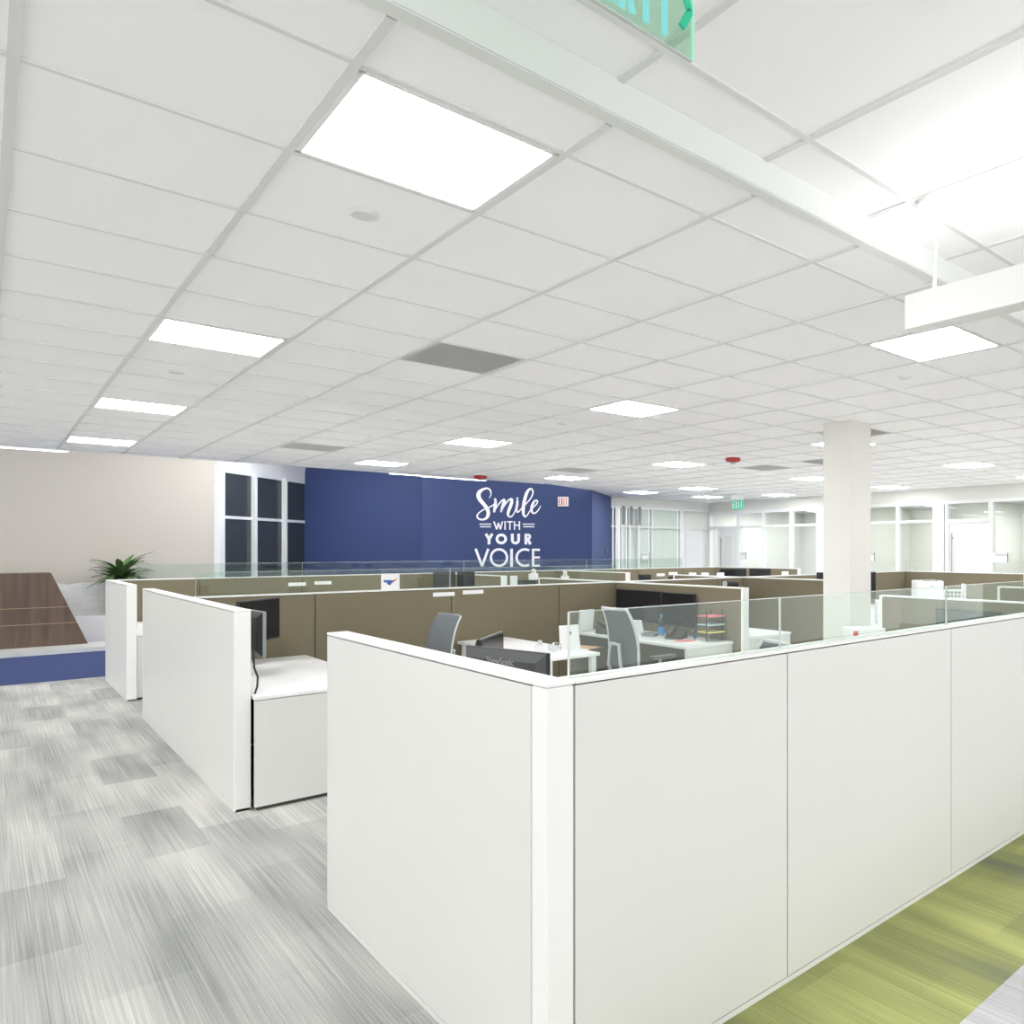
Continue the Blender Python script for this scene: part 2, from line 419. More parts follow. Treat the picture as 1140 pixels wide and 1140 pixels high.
# ------------------------------------------------------------------ lobby furniture
def poly_y(pts, y, dy): return MB().prism([on_y(u, y, v) for u, v in pts], (0, dy, 0))
ky = 16.4
struct(MB().box(-6, 4.5, ky, 17.35, 0, .07).build('trim_kerb', M['marble']))
wd_ = thing('stair_block', 'dark walnut panelled stair block with a sloping side at far left', 'stair', (0, 17.1, .07))
A, B_, C_, D_ = on_y(-60, 17.1, 0), on_y(98, 17.1, 0), on_y(57, 17.1, 0), on_y(-60, 17.1, 0)
zt_ = on_y(57, 17.1, 638).z
MB().prism([(A.x, 17.1, .07), (B_.x, 17.1, .07), (C_.x, 17.1, zt_), (A.x, 17.1, zt_)], (0, .6, 0)).build('cladding', M['wood'], wd_)
for v in (676, 694):
    z = on_y(60, 17.1, v).z; xe = B_.x + (C_.x - B_.x) * (z - .07) / (zt_ - .07)
    MB().box(A.x, xe, 17.094, 17.1, z - .004, z + .004).build('joint_strip', M['woodline'], wd_)
p0 = on_y(60, 17.75, 672)
tag(MB().box(p0.x - .6, 2.6, 17.72, 18.15, 0, p0.z - .25).build('planter_ledge', M['white'], None, bevel=.01), 'low white ledge between the walnut stair and the white cubicle end', 'ledge')
pm = on_y(65, 17.85, 649)
zl = p0.z - .25
mp = MB()
rows = []
for i in range(9):
    r = []
    for k in range(6):
        x = pm.x - .05 + i * .19; z = zl + (pm.z - zl) * k / 5 * (1 - .08 * math.sin(i * 1.3) ** 2)
        r.append((x, 18.105 + .012 * math.sin(i * 1.9 + k), z + .001))
    rows.append(r)
tag(mp.sheet(rows).build('stone_slab', M['marble'], None, solid=.05, smooth=False), 'grey veined stone slab standing on the white ledge under the plant', 'stone')
# plant
pb = on_y(139, 17.3, 650); pb = Vector((pb.x, 17.84, zl))
pl = thing('potted_plant', 'green plant with long arching strap leaves above the far cubicle end', 'plant', pb)
MB().lathe([(.13, 0), (.18, .02), (.19, .36), (.19, .38), (.17, .38), (.16, .3)], pb, 20).build('pot', M['soil'], pl, smooth=True)
PZ = on_y(139, 17.84, 648).z
rnd = random.Random(3)
lf = MB()
MB().cyl(pb + Vector((0, 0, .3)), (pb.x, pb.y, PZ + .05), .03, .02, 8).build('stem', M['soil'], pl)
for k in range(80):
    a = rnd.random() * 2 * PI; L = rnd.uniform(.32, .56); el = rnd.uniform(.15, 1.25)
    base = Vector((pb.x, pb.y, PZ + rnd.uniform(-.05, .2)))
    dr = Vector((math.cos(a), math.sin(a) * (.3 if math.sin(a) > 0 else 1), 0)); sd = Vector((-math.sin(a), math.cos(a), 0))
    rows = []
    for i in range(7):
        t = i / 6; w_ = .05 * math.sin(PI * min(1, .12 + t * .88)) + .003
        p = base + dr * (L * t * math.cos(el * (1 - .5 * t))) + Vector((0, 0, L * (math.sin(el) * t - .55 * t * t * math.cos(el))))
        rows.append([p - sd * w_, p + Vector((0, 0, -.008)), p + sd * w_])
    lf.sheet(rows)
lf.build('foliage', M['leaf'], pl, smooth=True)

# ------------------------------------------------------------------ feature wall lettering
def cat_rom(pts, n=8):
    out = []
    P = [pts[0]] + pts + [pts[-1]]
    for i in range(1, len(P) - 2):
        for k in range(n):
            t = k / n; t2 = t * t; t3 = t2 * t
            out.append(tuple(.5 * (2 * P[i][j] + (P[i + 1][j] - P[i - 1][j]) * t + (2 * P[i - 1][j] - 5 * P[i][j] + 4 * P[i + 1][j] - P[i + 2][j]) * t2
                                   + (-P[i - 1][j] + 3 * P[i][j] - 3 * P[i + 1][j] + P[i + 2][j]) * t3) for j in range(len(pts[0]))))
    out.append(pts[-1]); return out
def brush(mb, pts, fn, n=8, smooth=True, th=(0, -.006, 0)):   # pts (x,y,width) in drawing units; fn maps drawing -> 3D local
    P = cat_rom(pts, n) if smooth else pts
    L, R = [], []
    for i, p in enumerate(P):
        a = P[max(i - 1, 0)]; b = P[min(i + 1, len(P) - 1)]
        dx, dy = b[0] - a[0], b[1] - a[1]; q = math.hypot(dx, dy) or 1
        nx, ny = -dy / q * p[2] / 2, dx / q * p[2] / 2
        L.append((p[0] + nx, p[1] + ny)); R.append((p[0] - nx, p[1] - ny))
    for i in range(len(P) - 1):
        quad = [fn(*L[i]), fn(*L[i + 1]), fn(*R[i + 1]), fn(*R[i])]
        mb.prism(quad, th)
    for e in (0, len(P) - 1):
        r = P[e][2] / 2
        mb.prism([fn(P[e][0] + r * math.cos(k * PI / 5), P[e][1] + r * math.sin(k * PI / 5)) for k in range(10)], th)
def line(mb, fn, w, *pts): 
    for a, b in zip(pts, pts[1:]):
        dx, dy = b[0] - a[0], b[1] - a[1]; q = math.hypot(dx, dy)
        nx, ny = -dy / q * w / 2, dx / q * w / 2
        mb.prism([fn(a[0] + nx, a[1] + ny), fn(b[0] + nx, b[1] + ny), fn(b[0] - nx, b[1] - ny), fn(a[0] - nx, a[1] - ny)], (0, -.006, 0))
def arc(mb, fn, w, cx, cy, rx, ry, a0, a1, n=28):
    for i in range(n):
        t0 = a0 + (a1 - a0) * i / n; t1 = a0 + (a1 - a0) * (i + 1) / n
        mb.prism([fn(cx + (rx + w / 2 * q) * math.cos(t), cy + (ry + w / 2 * q) * math.sin(t)) for t, q in ((t0, 1), (t1, 1), (t1, -1), (t0, -1))], (0, -.006, 0))
PX = TD / F
def wfn(zx, zy):                       # drawing units: 10.36 to one image pixel, origin (515,530); wall is parallel to the drawing
    return ((515 + zx / 10.36 - 565) * PX, -.004, CAM_H + (CY - 530 - zy / 10.36) * PX)
let = thing('wall_lettering', 'white wall lettering reading Smile with your voice on the navy wall', 'wall lettering', (*diag((565 - CX) * PX, TD), 0), DROT)
b = MB()
brush(b, [(308, 255, 6), (328, 215, 12), (322, 168, 18), (290, 143, 22), (245, 150, 26), (200, 180, 42), (184, 222, 48), (200, 268, 46), (235, 312, 42), (270, 355, 42), (293, 400, 42), (297, 440, 40),
          (282, 478, 32), (245, 500, 22), (205, 500, 20), (174, 480, 18), (170, 455, 16), (190, 425, 14), (230, 395, 14), (280, 372, 14), (325, 352, 14), (358, 330, 13), (378, 300, 12)], wfn)
brush(b, [(376, 265, 24), (382, 300, 30), (375, 350, 34), (366, 408, 26)], wfn)
brush(b, [(368, 405, 14), (400, 350, 14), (440, 298, 16), (475, 272, 22), (482, 290, 32), (465, 345, 34), (445, 408, 24)], wfn)
brush(b, [(447, 405, 14), (485, 340, 14), (525, 285, 16), (562, 265, 24), (570, 292, 34), (552, 352, 36), (530, 410, 34), (526, 450, 24), (550, 471, 16), (580, 452, 14), (605, 405, 13), (628, 335, 12)], wfn)
brush(b, [(634, 285, 24), (630, 330, 28), (622, 380, 26), (630, 415, 18), (652, 408, 13), (682, 370, 12)], wfn)
b.prism([wfn(632 + 12 * math.cos(k * PI / 6), 258 + 12 * math.sin(k * PI / 6)) for k in range(12)], (0, -.006, 0))
brush(b, [(682, 372, 12), (715, 338, 13), (765, 285, 14), (802, 228, 15), (812, 182, 16), (798, 150, 18), (770, 155, 26), (742, 195, 34), (720, 262, 36), (706, 330, 38), (700, 400, 36), (706, 448, 26), (726, 468, 17), (752, 443, 14), (778, 400, 13)], wfn)
brush(b, [(778, 400, 13), (815, 362, 13), (850, 328, 15), (866, 296, 16), (853, 280, 16), (828, 292, 22), (804, 338, 30), (796, 388, 30), (808, 422, 22), (835, 429, 16), (866, 403, 13), (888, 368, 11), (902, 344, 7)], wfn)
b.build('word_smile', M['decal'], let, world=False)
def glyph(name, *strokes):
    b = MB()
    for k in strokes: (arc if k[0] == 'a' else line)(b, wfn, *k[1:])
    b.build(name, M['decal'], let, world=False)
W1 = 15
glyph('letter', ('l', W1, (362, 522), (395, 615), (415, 540), (438, 615), (462, 522)))
glyph('letter', ('l', W1, (491, 520), (491, 620)))
glyph('letter', ('l', W1, (516, 527), (580, 527)), ('l', W1, (547, 527), (547, 620)))
glyph('letter', ('l', W1, (600, 520), (600, 620)), ('l', W1, (657, 520), (657, 620)), ('l', W1, (600, 567), (657, 567)))
for x0, x1 in ((197, 332), (694, 832)):
    b = MB(); line(b, wfn, 11, (x0, 554), (x1, 554)); line(b, wfn, 12, (x0 + 6, 584), (x1 - 4, 584)); b.build('double_bar', M['decal'], let, world=False)
W2 = 31
glyph('letter', ('l', W2, (270, 665), (306, 728)), ('l', W2, (345, 665), (306, 728)), ('l', W2, (306, 720), (306, 788)))
glyph('letter', ('a', 30, 448, 725, 50, 47, 0, 2 * PI))
glyph('letter', ('l', W2, (575, 665), (575, 742)), ('l', W2, (648, 665), (648, 742)), ('a', 30, 611.5, 738, 37, 35, 0, PI, 14))
glyph('letter', ('l', W2, (731, 665), (731, 788)), ('a', 26, 750, 699, 28, 23, -PI / 2, PI / 2, 12), ('l', 24, (731, 676), (752, 676)), ('l', 24, (731, 722), (752, 722)), ('l', 30, (752, 722), (784, 788)))
W3 = 27
glyph('letter', ('l', W3, (152, 838), (226, 1040)), ('l', W3, (298, 838), (226, 1040)))
glyph('letter', ('a', 27, 421, 940, 93, 95, 0, 2 * PI, 36))
glyph('letter', ('l', 30, (566, 838), (566, 1046)))
glyph('letter', ('a', 27, 720, 940, 96, 95, PI * .33, PI * 1.67, 30))
glyph('letter', ('l', 28, (814, 838), (814, 1046)), *[('l', 25, (804, y), (893, y)) for y in (850, 938, 1034)])

def letters(mb, txt, fn, x, y, w, h, sw, gap):    # block capitals from strokes, y downwards
    for ch in txt:
        if ch == 'E':
            line(mb, fn, sw, (x + sw / 2, y), (x + sw / 2, y + h)); [line(mb, fn, sw, (x, q), (x + w, q)) for q in (y + sw / 2, y + h / 2, y + h - sw / 2)]
        elif ch == 'X':
            line(mb, fn, sw, (x + sw / 2, y), (x + w - sw / 2, y + h)); line(mb, fn, sw, (x + w - sw / 2, y), (x + sw / 2, y + h))
        elif ch == 'I':
            line(mb, fn, sw, (x + w / 2, y), (x + w / 2, y + h))
        elif ch == 'T':
            line(mb, fn, sw, (x, y + sw / 2), (x + w, y + sw / 2)); line(mb, fn, sw, (x + w / 2, y), (x + w / 2, y + h))
        x += w + gap
# red exit sign on the navy wall
pe = diag((627.5 - CX) / F * TD, TD)
es = thing('exit_sign', 'small white exit sign with red letters on the navy wall', 'exit sign', (*pe, 2.68), DROT)
MB().box(-.11, .11, -.05, -.003, -.10, .10).build('housing', M['trim'], es, world=False, bevel=.004)
b = MB(); letters(b, 'EXIT', lambda x, y: (x - .09, -.051, .075 - y), 0, 0, .04, .15, .014, .007); b.build('exit_letters', M['exit_red'], es, world=False)
# light switch on the side of the navy wall
q = diag(TX1, 17.2)
tag(MB().obox((q[0] + .015, q[1], 1.62), (.02, .10, .14), (0, 0, DROT)).build('wall_switch', M['dgrey'], None), 'small dark switch plate on the lit edge of the navy wall', 'switch')

# ------------------------------------------------------------------ ceiling fittings
def troffer(cx, cy, z=CEIL, sz=.61, label='', group='square ceiling lights'):
    o = thing('ceiling_light', label, 'ceiling light', (cx, cy, z), 0, group)
    h = sz / 2 - .012
    f = MB().box(-h, h, -h, -h + .016, -.008, -.0005).box(-h, h, h - .016, h, -.008, -.0005).box(-h, -h + .016, -h, h, -.008, -.0005).box(h - .016, h, -h, h, -.008, -.0005)
    f.build('light_frame', M['trim'], o, world=False)
    h -= .018
    MB().box(-h, h, -h, h, -.006, -.001).build('diffuser', M['diff'], o, world=False)
    return o
RX = [.67 + .305 + 3.05 * k for k in range(5)]
RY = [2.10 + .305 + 3.05 * k for k in range(4)]
rown = ['in the leftmost row above the grey aisle', 'in the row above the taupe partitions', 'in the row beside the square column', 'in the row right of the column']
ordn = ['nearest the camera', 'second from the camera', 'third from the camera', 'farthest from the camera']
t0 = None
for j in range(4):
    for i in range(4):
        lab = 'bright square ceiling light %s, %s' % (rown[j], ordn[i])
        if j == 2 and i == 0: continue
        if t0 is None: t0 = troffer(RX[j], RY[i], label=lab)
        else: placed(t0, True, (RX[j], RY[i], CEIL), 0, lab, 'square ceiling lights')
for (x, y, lab) in ((12.55, 11.55, 'bright square ceiling light before the office glass, left of the column'),
                    (12.55, 8.5, 'bright square ceiling light before the office glass, just right of the column'),
                    (12.55, 5.45, 'bright square ceiling light before the office glass at the right edge'),
                    (9.95, 13.25, 'bright square ceiling light by the right end of the navy wall'),
                    (11.9, 13.25, 'bright square ceiling light near the back corner of the offices')):
    placed(t0, True, (x, y, CEIL), 0, lab, 'square ceiling lights')
# lights out of view that still light the room
for (x, y, z) in ((RX[2], RY[0], CEIL), (RX[3], 0.6, CEIL_UP), (-2.1, -1, CEIL_UP), (RX[1], -1.5, CEIL_UP), (-2.1, RY[1], CEIL), (-2.1, RY[3], CEIL), (-2.1, RY[0], CEIL)):
    placed(t0, True, (x, y, z), 0, 'square ceiling light out of the picture', 'ceiling lights out of the picture')
for (x, y, z) in ((1.0, 15.3, UP), (4.0, 14.6, UP), (-2.0, 15.3, UP), (3.9, 17.5, UP), (5.0, 16.3, UP), (4.6, 17.0, UP), (2.6, 16.6, UP), (5.6, 17.3, UP)):  # unseen lamps added to brighten the lobby walls and navy recess
    placed(t0, True, (x, y, z), 0, 'added lobby ceiling light out of the picture, brightening the lobby walls', 'added lobby lights out of the picture')
for y, lab in ((13.2, 'office ceiling light behind the glass near the back corner'), (9.3, 'office ceiling light behind the glass beside the column'), (6.6, 'office ceiling light behind the glass left of the white post'), (3.6, 'office ceiling light behind the glass at the right edge')):
    placed(t0, True, (15.2, y, 2.76), 0, lab, 'office ceiling lights')

def vent(x0, y0, label):
    o = thing('ceiling_vent', label, 'ceiling vent', (x0 + .305, y0 + .305, CEIL), 0, 'grey ceiling vents')
    h = .292
    MB().box(-h, h, -h, h, -.004, -.0005).build('backing', M['vent'], o, world=False)
    sl = MB()
    for k in range(24): sl.obox((0, -h + .02 + k * .0235, -.008), (.54, .010, .002), (.5, 0, 0))
    sl.build('grille', M['vent'], o, world=False)
    return o
v0 = vent(gx + T_ * 2, gy + T_ * 4, 'large grey ceiling vent left of the middle, nearest the camera')
for kx, ky_, lab in ((3, 13, 'grey ceiling vent above the white framed window'), (9, 13, 'grey ceiling vent in front of the exit sign on the navy wall'),
                     (12, 9, 'grey ceiling vent beside the red ceiling alarm'), (9, 4, 'grey ceiling vent right behind the column top'), (12, 7, 'grey ceiling vent just left of the column')):
    placed(v0, True, (gx + T_ * kx + .305, gy + T_ * ky_ + .305, CEIL), 0, lab, 'grey ceiling vents')
def disc(x, y, r, label):
    return tag(MB().lathe([(r, -.0005), (r, -.006), (r * .85, -.010), (r * .2, -.010)], (x, y, CEIL), 24).build('sprinkler_cover', M['cover'], None, smooth=False), label, 'sprinkler cover', 'round ceiling covers')
for x, y, lab in ((.993, 3.03, 'round white ceiling cover beside the nearest ceiling light'), (.964, 6.68, 'round white ceiling cover behind the second left ceiling light'),
                  (4.649, 3.025, 'round white ceiling cover below the hanging linear light'), (3.99, 6.6, 'round white ceiling cover left of the column in the middle')):
    disc(x, y, .05, lab)
def alarm(x, y, lab):
    o = thing('ceiling_alarm', lab, 'fire alarm', (x, y, CEIL), 0, 'red ceiling alarms')
    MB().lathe([(.10, .0008), (.11, -.02), (.09, -.05), (.05, -.06)], (0, 0, 0), 24).build('alarm_body', M['red'], o, world=False, smooth=True)
    MB().lathe([(.035, -.058), (.035, -.075), (.02, -.085)], (0, 0, 0), 16).build('strobe_lens', M['clear'], o, world=False, smooth=True)
alarm(7.12, 7.40, 'red fire alarm on the ceiling left of the column')
alarm(5.87, 12.3, 'red fire alarm at the ceiling edge above the wall lettering')

for x, y in ((14.6, 11.2), (16.3, 13.4), (16.3, 9.6), (16.3, 6.6), (14.6, 2.0), (14.6, 13.9)):  # extra lamps added to brighten the rooms behind the glass
    placed(t0, True, (x, y, 2.76), 0, 'added ceiling light brightening the glazed offices from deep inside', 'added office ceiling lights further in')
# hanging linear light near right
px_, py0, py1, pzb, pzt = 2.555, -1.9, 1.64, 2.532, 2.668
pd = thing('pendant_light', 'white linear pendant light hanging at the upper right', 'pendant light', (px_, py1, pzb))
b = MB(); b.box(px_ - .035, px_ + .06, py0, py1, pzb, pzt); b.build('housing', M['trim'], pd, bevel=.003)
MB().box(px_ - .02, px_ + .045, py0 + .05, py1 - .05, pzt + .0005, pzt + .004).build('upper_diffuser', M['pend'], pd)
can = at_z(1040, 222, CEIL_UP)
MB().lathe([(.065, 0), (.065, -.022), (.05, -.03), (.012, -.032), (.012, -.05)], (can.x, can.y, CEIL_UP - .001), 24).build('canopy', M['trim'], pd, smooth=False)
MB().tube([(can.x, can.y, CEIL_UP - .05), (can.x + .012, can.y + .0, CEIL_UP - .10), (can.x + .012, can.y, 2.82), (can.x + .014, can.y + .005, 2.75), (can.x, can.y + .0, pzt)], .006).build('cord', M['trim'], pd)
# lobby pendants
def far_pend(x0, x1, y, z, lab):
    o = thing('pendant_light', lab, 'pendant light', (x0, y, z), 0, 'lobby linear lights')
    MB().box(x0, x1, y - .05, y + .05, z, z + .09).build('housing', M['trim'], o)
    MB().box(x0 + .02, x1 - .02, y - .04, y + .04, z - .006, z).build('diffuser', M['pend_far'], o)
    for xx in (x0 + .2, x1 - .2): MB().cyl((xx, y, z + .09), (xx, y, UP), .004, None, 6).build('cord', M['trim'], o)
yy = 14.6; zz = on_y(60, yy, 502).z
far_pend(-3, on_y(77, yy).x, yy, zz, 'white linear light hanging at the far left edge')
far_pend(on_y(433, 13.6).x, on_y(470, 13.6).x, 13.6, on_y(450, 13.6, 528.2).z, 'short white linear light before the navy recess')
far_pend(on_y(468, 13.2).x, on_y(541, 13.2).x, 13.2, on_y(505, 13.2, 532.6).z, 'white linear light above the wall lettering')

# green exit sign near the camera
def exit_glass(loc, rz, x0, x1, z0, z1, zc, lab, sc):
    o = thing('exit_sign', lab, 'exit sign', loc, rz)
    MB().box(x0, x1, -.004, .004, z0, z1).build('glass_pane', M['exit_pane'], o, world=False)
    b = MB().box(x1, x1 + .0025, -.0045, .0045, z0, z1); b.build('glass_edge', M['exit_edge'], o, world=False)
    MB().box(x0, x1, -.0045, .0045, z0 - .0025, z0).build('bottom_edge', M['gedge'], o, world=False)
    MB().box(x0 - .01, x1 + .01, -.03, .03, z1, zc).build('housing', M['alu'], o, world=False, bevel=.003)
    return o
ec = (1.0925, 1.268)
o = exit_glass((ec[0], ec[1], 2.75), 0, -.33, 0, 0, .225, CEIL_UP - 2.75, 'green glass exit sign cut off by the top edge of the picture', 1)
b = MB(); letters(b, 'EXIT', lambda x, y: (x - .251, -.005, .015 + .125 - y), 0, 0, .042, .125, .014, .007)
b.build('exit_letters', M['exit_text'], o, world=False)
b = MB(); line(b, lambda x, y: (x, -.005, y), .016, (-.036, .145), (-.012, .10), (-.036, .055)); b.build('arrow', M['exitg'], o, world=False)
gp = at_d(821, 561, 17.2)
o = exit_glass((gp.x, gp.y, gp.z - .12), DROT, -.13, .13, 0, .21, CEIL - gp.z + .12, 'green exit sign hanging before the far office door', 1)
b = MB(); b.box(-.13, .13, -.008, -.005, .0, .21); b.build('green_field', M['exitg'], o, world=False)
b = MB(); letters(b, 'EXIT', lambda x, y: (x - .11, -.010, .18 - y), 0, 0, .045, .15, .014, .013); b.build('exit_letters', M['decal'], o, world=False)

# ------------------------------------------------------------------ cubicle dividers
def divider(label, axis, pos, a0, a1, joints=(), neg=None, posi=None, posts=(), thick=.085, glass_spans=(), top=TOP, group=None):
    """A straight run of cubicle partition. axis 'x': runs along x at y=pos; 'y': along y at x=pos. neg / posi: skin materials on the lower / upper side."""
    ht = thick / 2
    def B(mb, a, b, t0_, t1_, z0, z1):
        if axis == 'x': mb.box(a, b, pos + t0_, pos + t1_, z0, z1)
        else: mb.box(pos + t0_, pos + t1_, a, b, z0, z1)
        return mb
    mid = (a0 + a1) / 2
    o = thing('cubicle_divider', label, 'cubicle partition', (mid, pos, 0) if axis == 'x' else (pos, mid, 0), 0, group)
    cap0 = top - .012
    B(MB(), a0 + .002, a1 - .002, -ht + .009, ht - .009, .02, cap0 - .004).build('core', M['seam'], o)
    B(MB(), a0, a1, -ht - .001, ht + .001, cap0, top).build('cap', M['trim'], o, bevel=.002)
    B(MB(), a0, a1, -ht + .002, ht - .002, 0, .022).build('plinth', M['plinth'], o)
    pa, pb_ = a0, a1
    if 0 in posts:
        B(MB(), a0, a0 + .03, -ht, ht, .004, cap0 - .001).build('end_post', M['trim'], o, bevel=.003); pa = a0 + .0315
    if 1 in posts:
        B(MB(), a1 - .03, a1, -ht, ht, .004, cap0 - .001).build('end_post', M['trim'], o, bevel=.003); pb_ = a1 - .0315
    js = [pa] + [j for j in joints] + [pb_]
    for k in range(len(js) - 1):
        jg = .005 if neg == 'brown' else .0028
        l0 = js[k] + (jg if k else 0); l1 = js[k + 1] - (jg if k < len(js) - 2 else 0)
        for side, m in ((-1, neg), (1, posi)):  # upper side faces away unseen; white skin there added to bounce light
            t = (-ht, -ht + .012) if side < 0 else (ht - .012, ht)
            B(MB(), l0, l1, t[0], t[1], .026, cap0 - .004).build('panel', M[m], o, bevel=.0015)
    for (g0, g1) in glass_spans:
        B(MB(), g0, g1, -.005, .005, top, top + .195).build('glass_screen', M['pane'], o)
        B(MB(), g0, g1, -.0052, .0052, top + .195, top + .197).build('glass_top_edge', M['gedge'], o)
        B(MB(), g0 - .0012, g0, -.0055, .0055, top, top + .197).build('glass_side_edge', M['gedge'], o)
    return o
XE = 1.105 + .0425
# first row (near): outer wall, its end and its wing
gl = [(1.203, 2.12), (2.13, 3.372), (3.382, 4.60), (4.61, 5.83), (5.84, 7.05), (7.06, 8.3), (8.31, 9.5)]
divider('long white cubicle wall across the right foreground, topped with glass', 'x', OUT_Y + .0425, 1.20, 12.0, [2.127, 3.36, 4.58, 5.8, 7.02, 8.24, 9.46, 10.7], 'laminate', 'laminate', (), glass_spans=gl)
pz = thing('corner_post', 'white corner post joining the two near cubicle walls', 'post', (1.15, 1.95, 0))
MB().box(1.105, 1.195, OUT_Y, OUT_Y + .085, .004, TOP - .013).build('post', M['trim'], pz, bevel=.006)
MB().box(1.105, 1.199, OUT_Y, OUT_Y + .085, TOP - .012, TOP).build('cap', M['trim'], pz, bevel=.003)
divider('big white cubicle end wall in the foreground left of the corner post', 'y', XE, OUT_Y + .087, 3.85, [], 'laminate', 'laminate', (), thick=.085)
divider('short taupe cubicle wing right of the column foot, seen through the front glass', 'y', 5.25, 2.0, 3.64, [], 'brown', 'laminate', (1,))
divider('short taupe wing with a white name strip at the right edge', 'y', 7.35, 2.0, 3.62, [], 'brown', 'laminate', (1,))
# second row
divider('long taupe cubicle partition behind the first desks, with two white name strips', 'x', SP1, 1.20, 11.665, [2.06, 3.28, 4.50, 5.72, 6.94, 8.16, 9.38, 10.6], 'brown', 'laminate', (),
        glass_spans=[(1.21, 3.275), (3.285, 5.3)])
divider('white two panel cubicle end wall in the middle of the left aisle', 'y', XE, 5.66, 9.52, [7.57], 'laminate', 'laminate', (0, 1), thick=.085)
divider('taupe wing with two dark monitors on it, ending in a white post', 'y', 5.31, 5.33, SP1 - .045, [], 'brown', 'laminate', (0,))
divider('taupe wing left of the column, behind the white cabinet', 'y', 7.45, 5.45, SP1 - .045, [], 'brown', 'laminate', (0,))
divider('taupe partition wing at the far right behind the white printer', 'y', 11.62, 5.25, SP1 - .045, [], 'brown', 'laminate', (0,))
divider('low taupe wing behind the long partition below the wall lettering', 'y', 5.33, SP1 + .045, 9.35, [], 'brown', 'laminate', (1,))
divider('taupe wing behind the long partition left of the column', 'y', 7.42, SP1 + .045, 9.0, [], 'brown', 'laminate', (1,))
# third row
divider('farthest long taupe partition with glass in front of the navy wall', 'x', SP2, 1.20, 11.665, [2.06, 3.28, 4.5, 5.72, 6.94, 8.16, 9.38, 10.6], 'brown', 'laminate', (),
        glass_spans=[(1.4, 3.27), (3.29, 5.71), (5.73, 8.15), (8.17, 10.6)])
divider('farthest white cubicle end wall on the left aisle, by the plant', 'y', XE, 10.66, SP2 + .0425, [], 'laminate', 'laminate', (0,), thick=.085)
divider('far taupe wing below the wall lettering, ending in a white post', 'y', 5.33, 10.4, SP2 - .045, [], 'brown', 'laminate', (0,))
divider('far taupe wing right of the wall lettering with a wide white post', 'y', 7.55, 10.4, SP2 - .045, [], 'brown', 'laminate', (0,))
divider('far taupe wing before the office glass, beside the column', 'y', 11.62, 10.1, SP2 - .045, [], 'brown', 'laminate', (0,))

# name strips on the partitions
def strip(x0, x1, y, z0, z1, lab, axis='x'):
    b = MB()
    if axis == 'x': b.box(x0, x1, y - .004, y - .0006, z0, z1)
    else: b.box(y - .004, y - .0006, x0, x1, z0, z1)
    return tag(b.build('name_strip', M['paper'], None), lab, 'name plate', 'white name strips')
f1 = SP1 - .0425; f2 = SP2 - .0425
strip(on_y(482, f1).x, on_y(506, f1).x, f1, 1.195, 1.235, 'white name strip left of the dark joint on the long partition')
strip(on_y(515, f1).x, on_y(538, f1).x, f1, 1.205, 1.245, 'white name strip right of the dark joint on the long partition')
strip(on_y(321, f2).x, on_y(340.5, f2).x, f2, 1.13, 1.18, 'left one of two small white name strips on the far partition')
strip(on_y(350, f2).x, on_y(369, f2).x, f2, 1.14, 1.19, 'right one of two small white name strips on the far partition')
strip(on_y(731, f2).x, on_y(740, f2).x, f2, 1.10, 1.16, 'far name strip just left of the joint by the offices')
strip(on_y(744.5, f2).x, on_y(754, f2).x, f2, 1.12, 1.18, 'far name strip just right of the joint by the offices')
strip(2.60, 3.02, 7.3075, 1.175, 1.235, 'white name strip on the wing at the right edge', 'y')
# room signs on the office glass
def room_sign(y, x, axis, lab, wd=.22):
    o = thing('room_sign', lab, 'room sign', (x, y, 1.55), 0, 'office room signs')
    if axis == 'y':
        MB().box(x - .03, x - .022, y - wd / 2, y + wd / 2, 1.42, 1.60).build('plate', M['paper'], o)
        MB().box(x - .034, x - .03, y - wd / 2, y + wd / 2 - .05, 1.54, 1.585).build('text_band', M['lgrey'], o)
        MB().box(x - .034, x - .022, y - wd / 2 - .012, y - wd / 2, 1.42, 1.60).build('side_bar', M['dgrey'], o)
    else:
        MB().box(x - wd / 2, x + wd / 2, y - .03, y - .022, 1.42, 1.60).build('plate', M['paper'], o)
        MB().box(x - wd / 2, x + wd / 2 - .04, y - .034, y - .03, 1.52, 1.58).build('text_band', M['lgrey'], o)
        MB().box(x + wd / 2, x + wd / 2 + .012, y - .034, y - .022, 1.42, 1.60).build('side_bar', M['dgrey'], o)
room_sign(BACK_Y, at_back(718), 'x', 'small room sign on the back office glass')
room_sign(at_front(828), OFF_X, 'y', 'small room sign beside the far office door')
room_sign(at_front(969.5), OFF_X, 'y', 'small room sign just right of the column')
room_sign(at_front(1114), OFF_X, 'y', 'small room sign right of the plain white office door', .3)

# ------------------------------------------------------------------ desks
def desk(label, x0, x1, y0, y1, front=None, z=.735, th=.03, legs=(), name='worksurface', backp=None, cab=None):
    o = thing(name, label, 'desk', ((x0 + x1) / 2, (y0 + y1) / 2, 0))
    MB().box(x0, x1, y0, y1, z - th, z).build('desktop', M['wtop'], o, bevel=.006)
    if front: MB().box(x0 + .003, x1 - .004, y0 + .012, y0 + .035, .025, z - th - .004).build('front_panel', M['laminate'], o, bevel=.002)
    if backp: MB().box(backp[0], backp[1], y0 + .05, y1 - .02, .02, z - th - .002).build('side_panel', M['laminate'], o, bevel=.002)
    if front: MB().box(x0 + .02, x1 - .02, y0 + .035, y0 + .06, 0, .05).build('kick', M['seam'], o)
    for lx, ly in legs: MB().box(lx - .025, lx + .025, ly - .025, ly + .025, 0, z - th - .001).build('leg', M['alu'], o, bevel=.003)
    return o
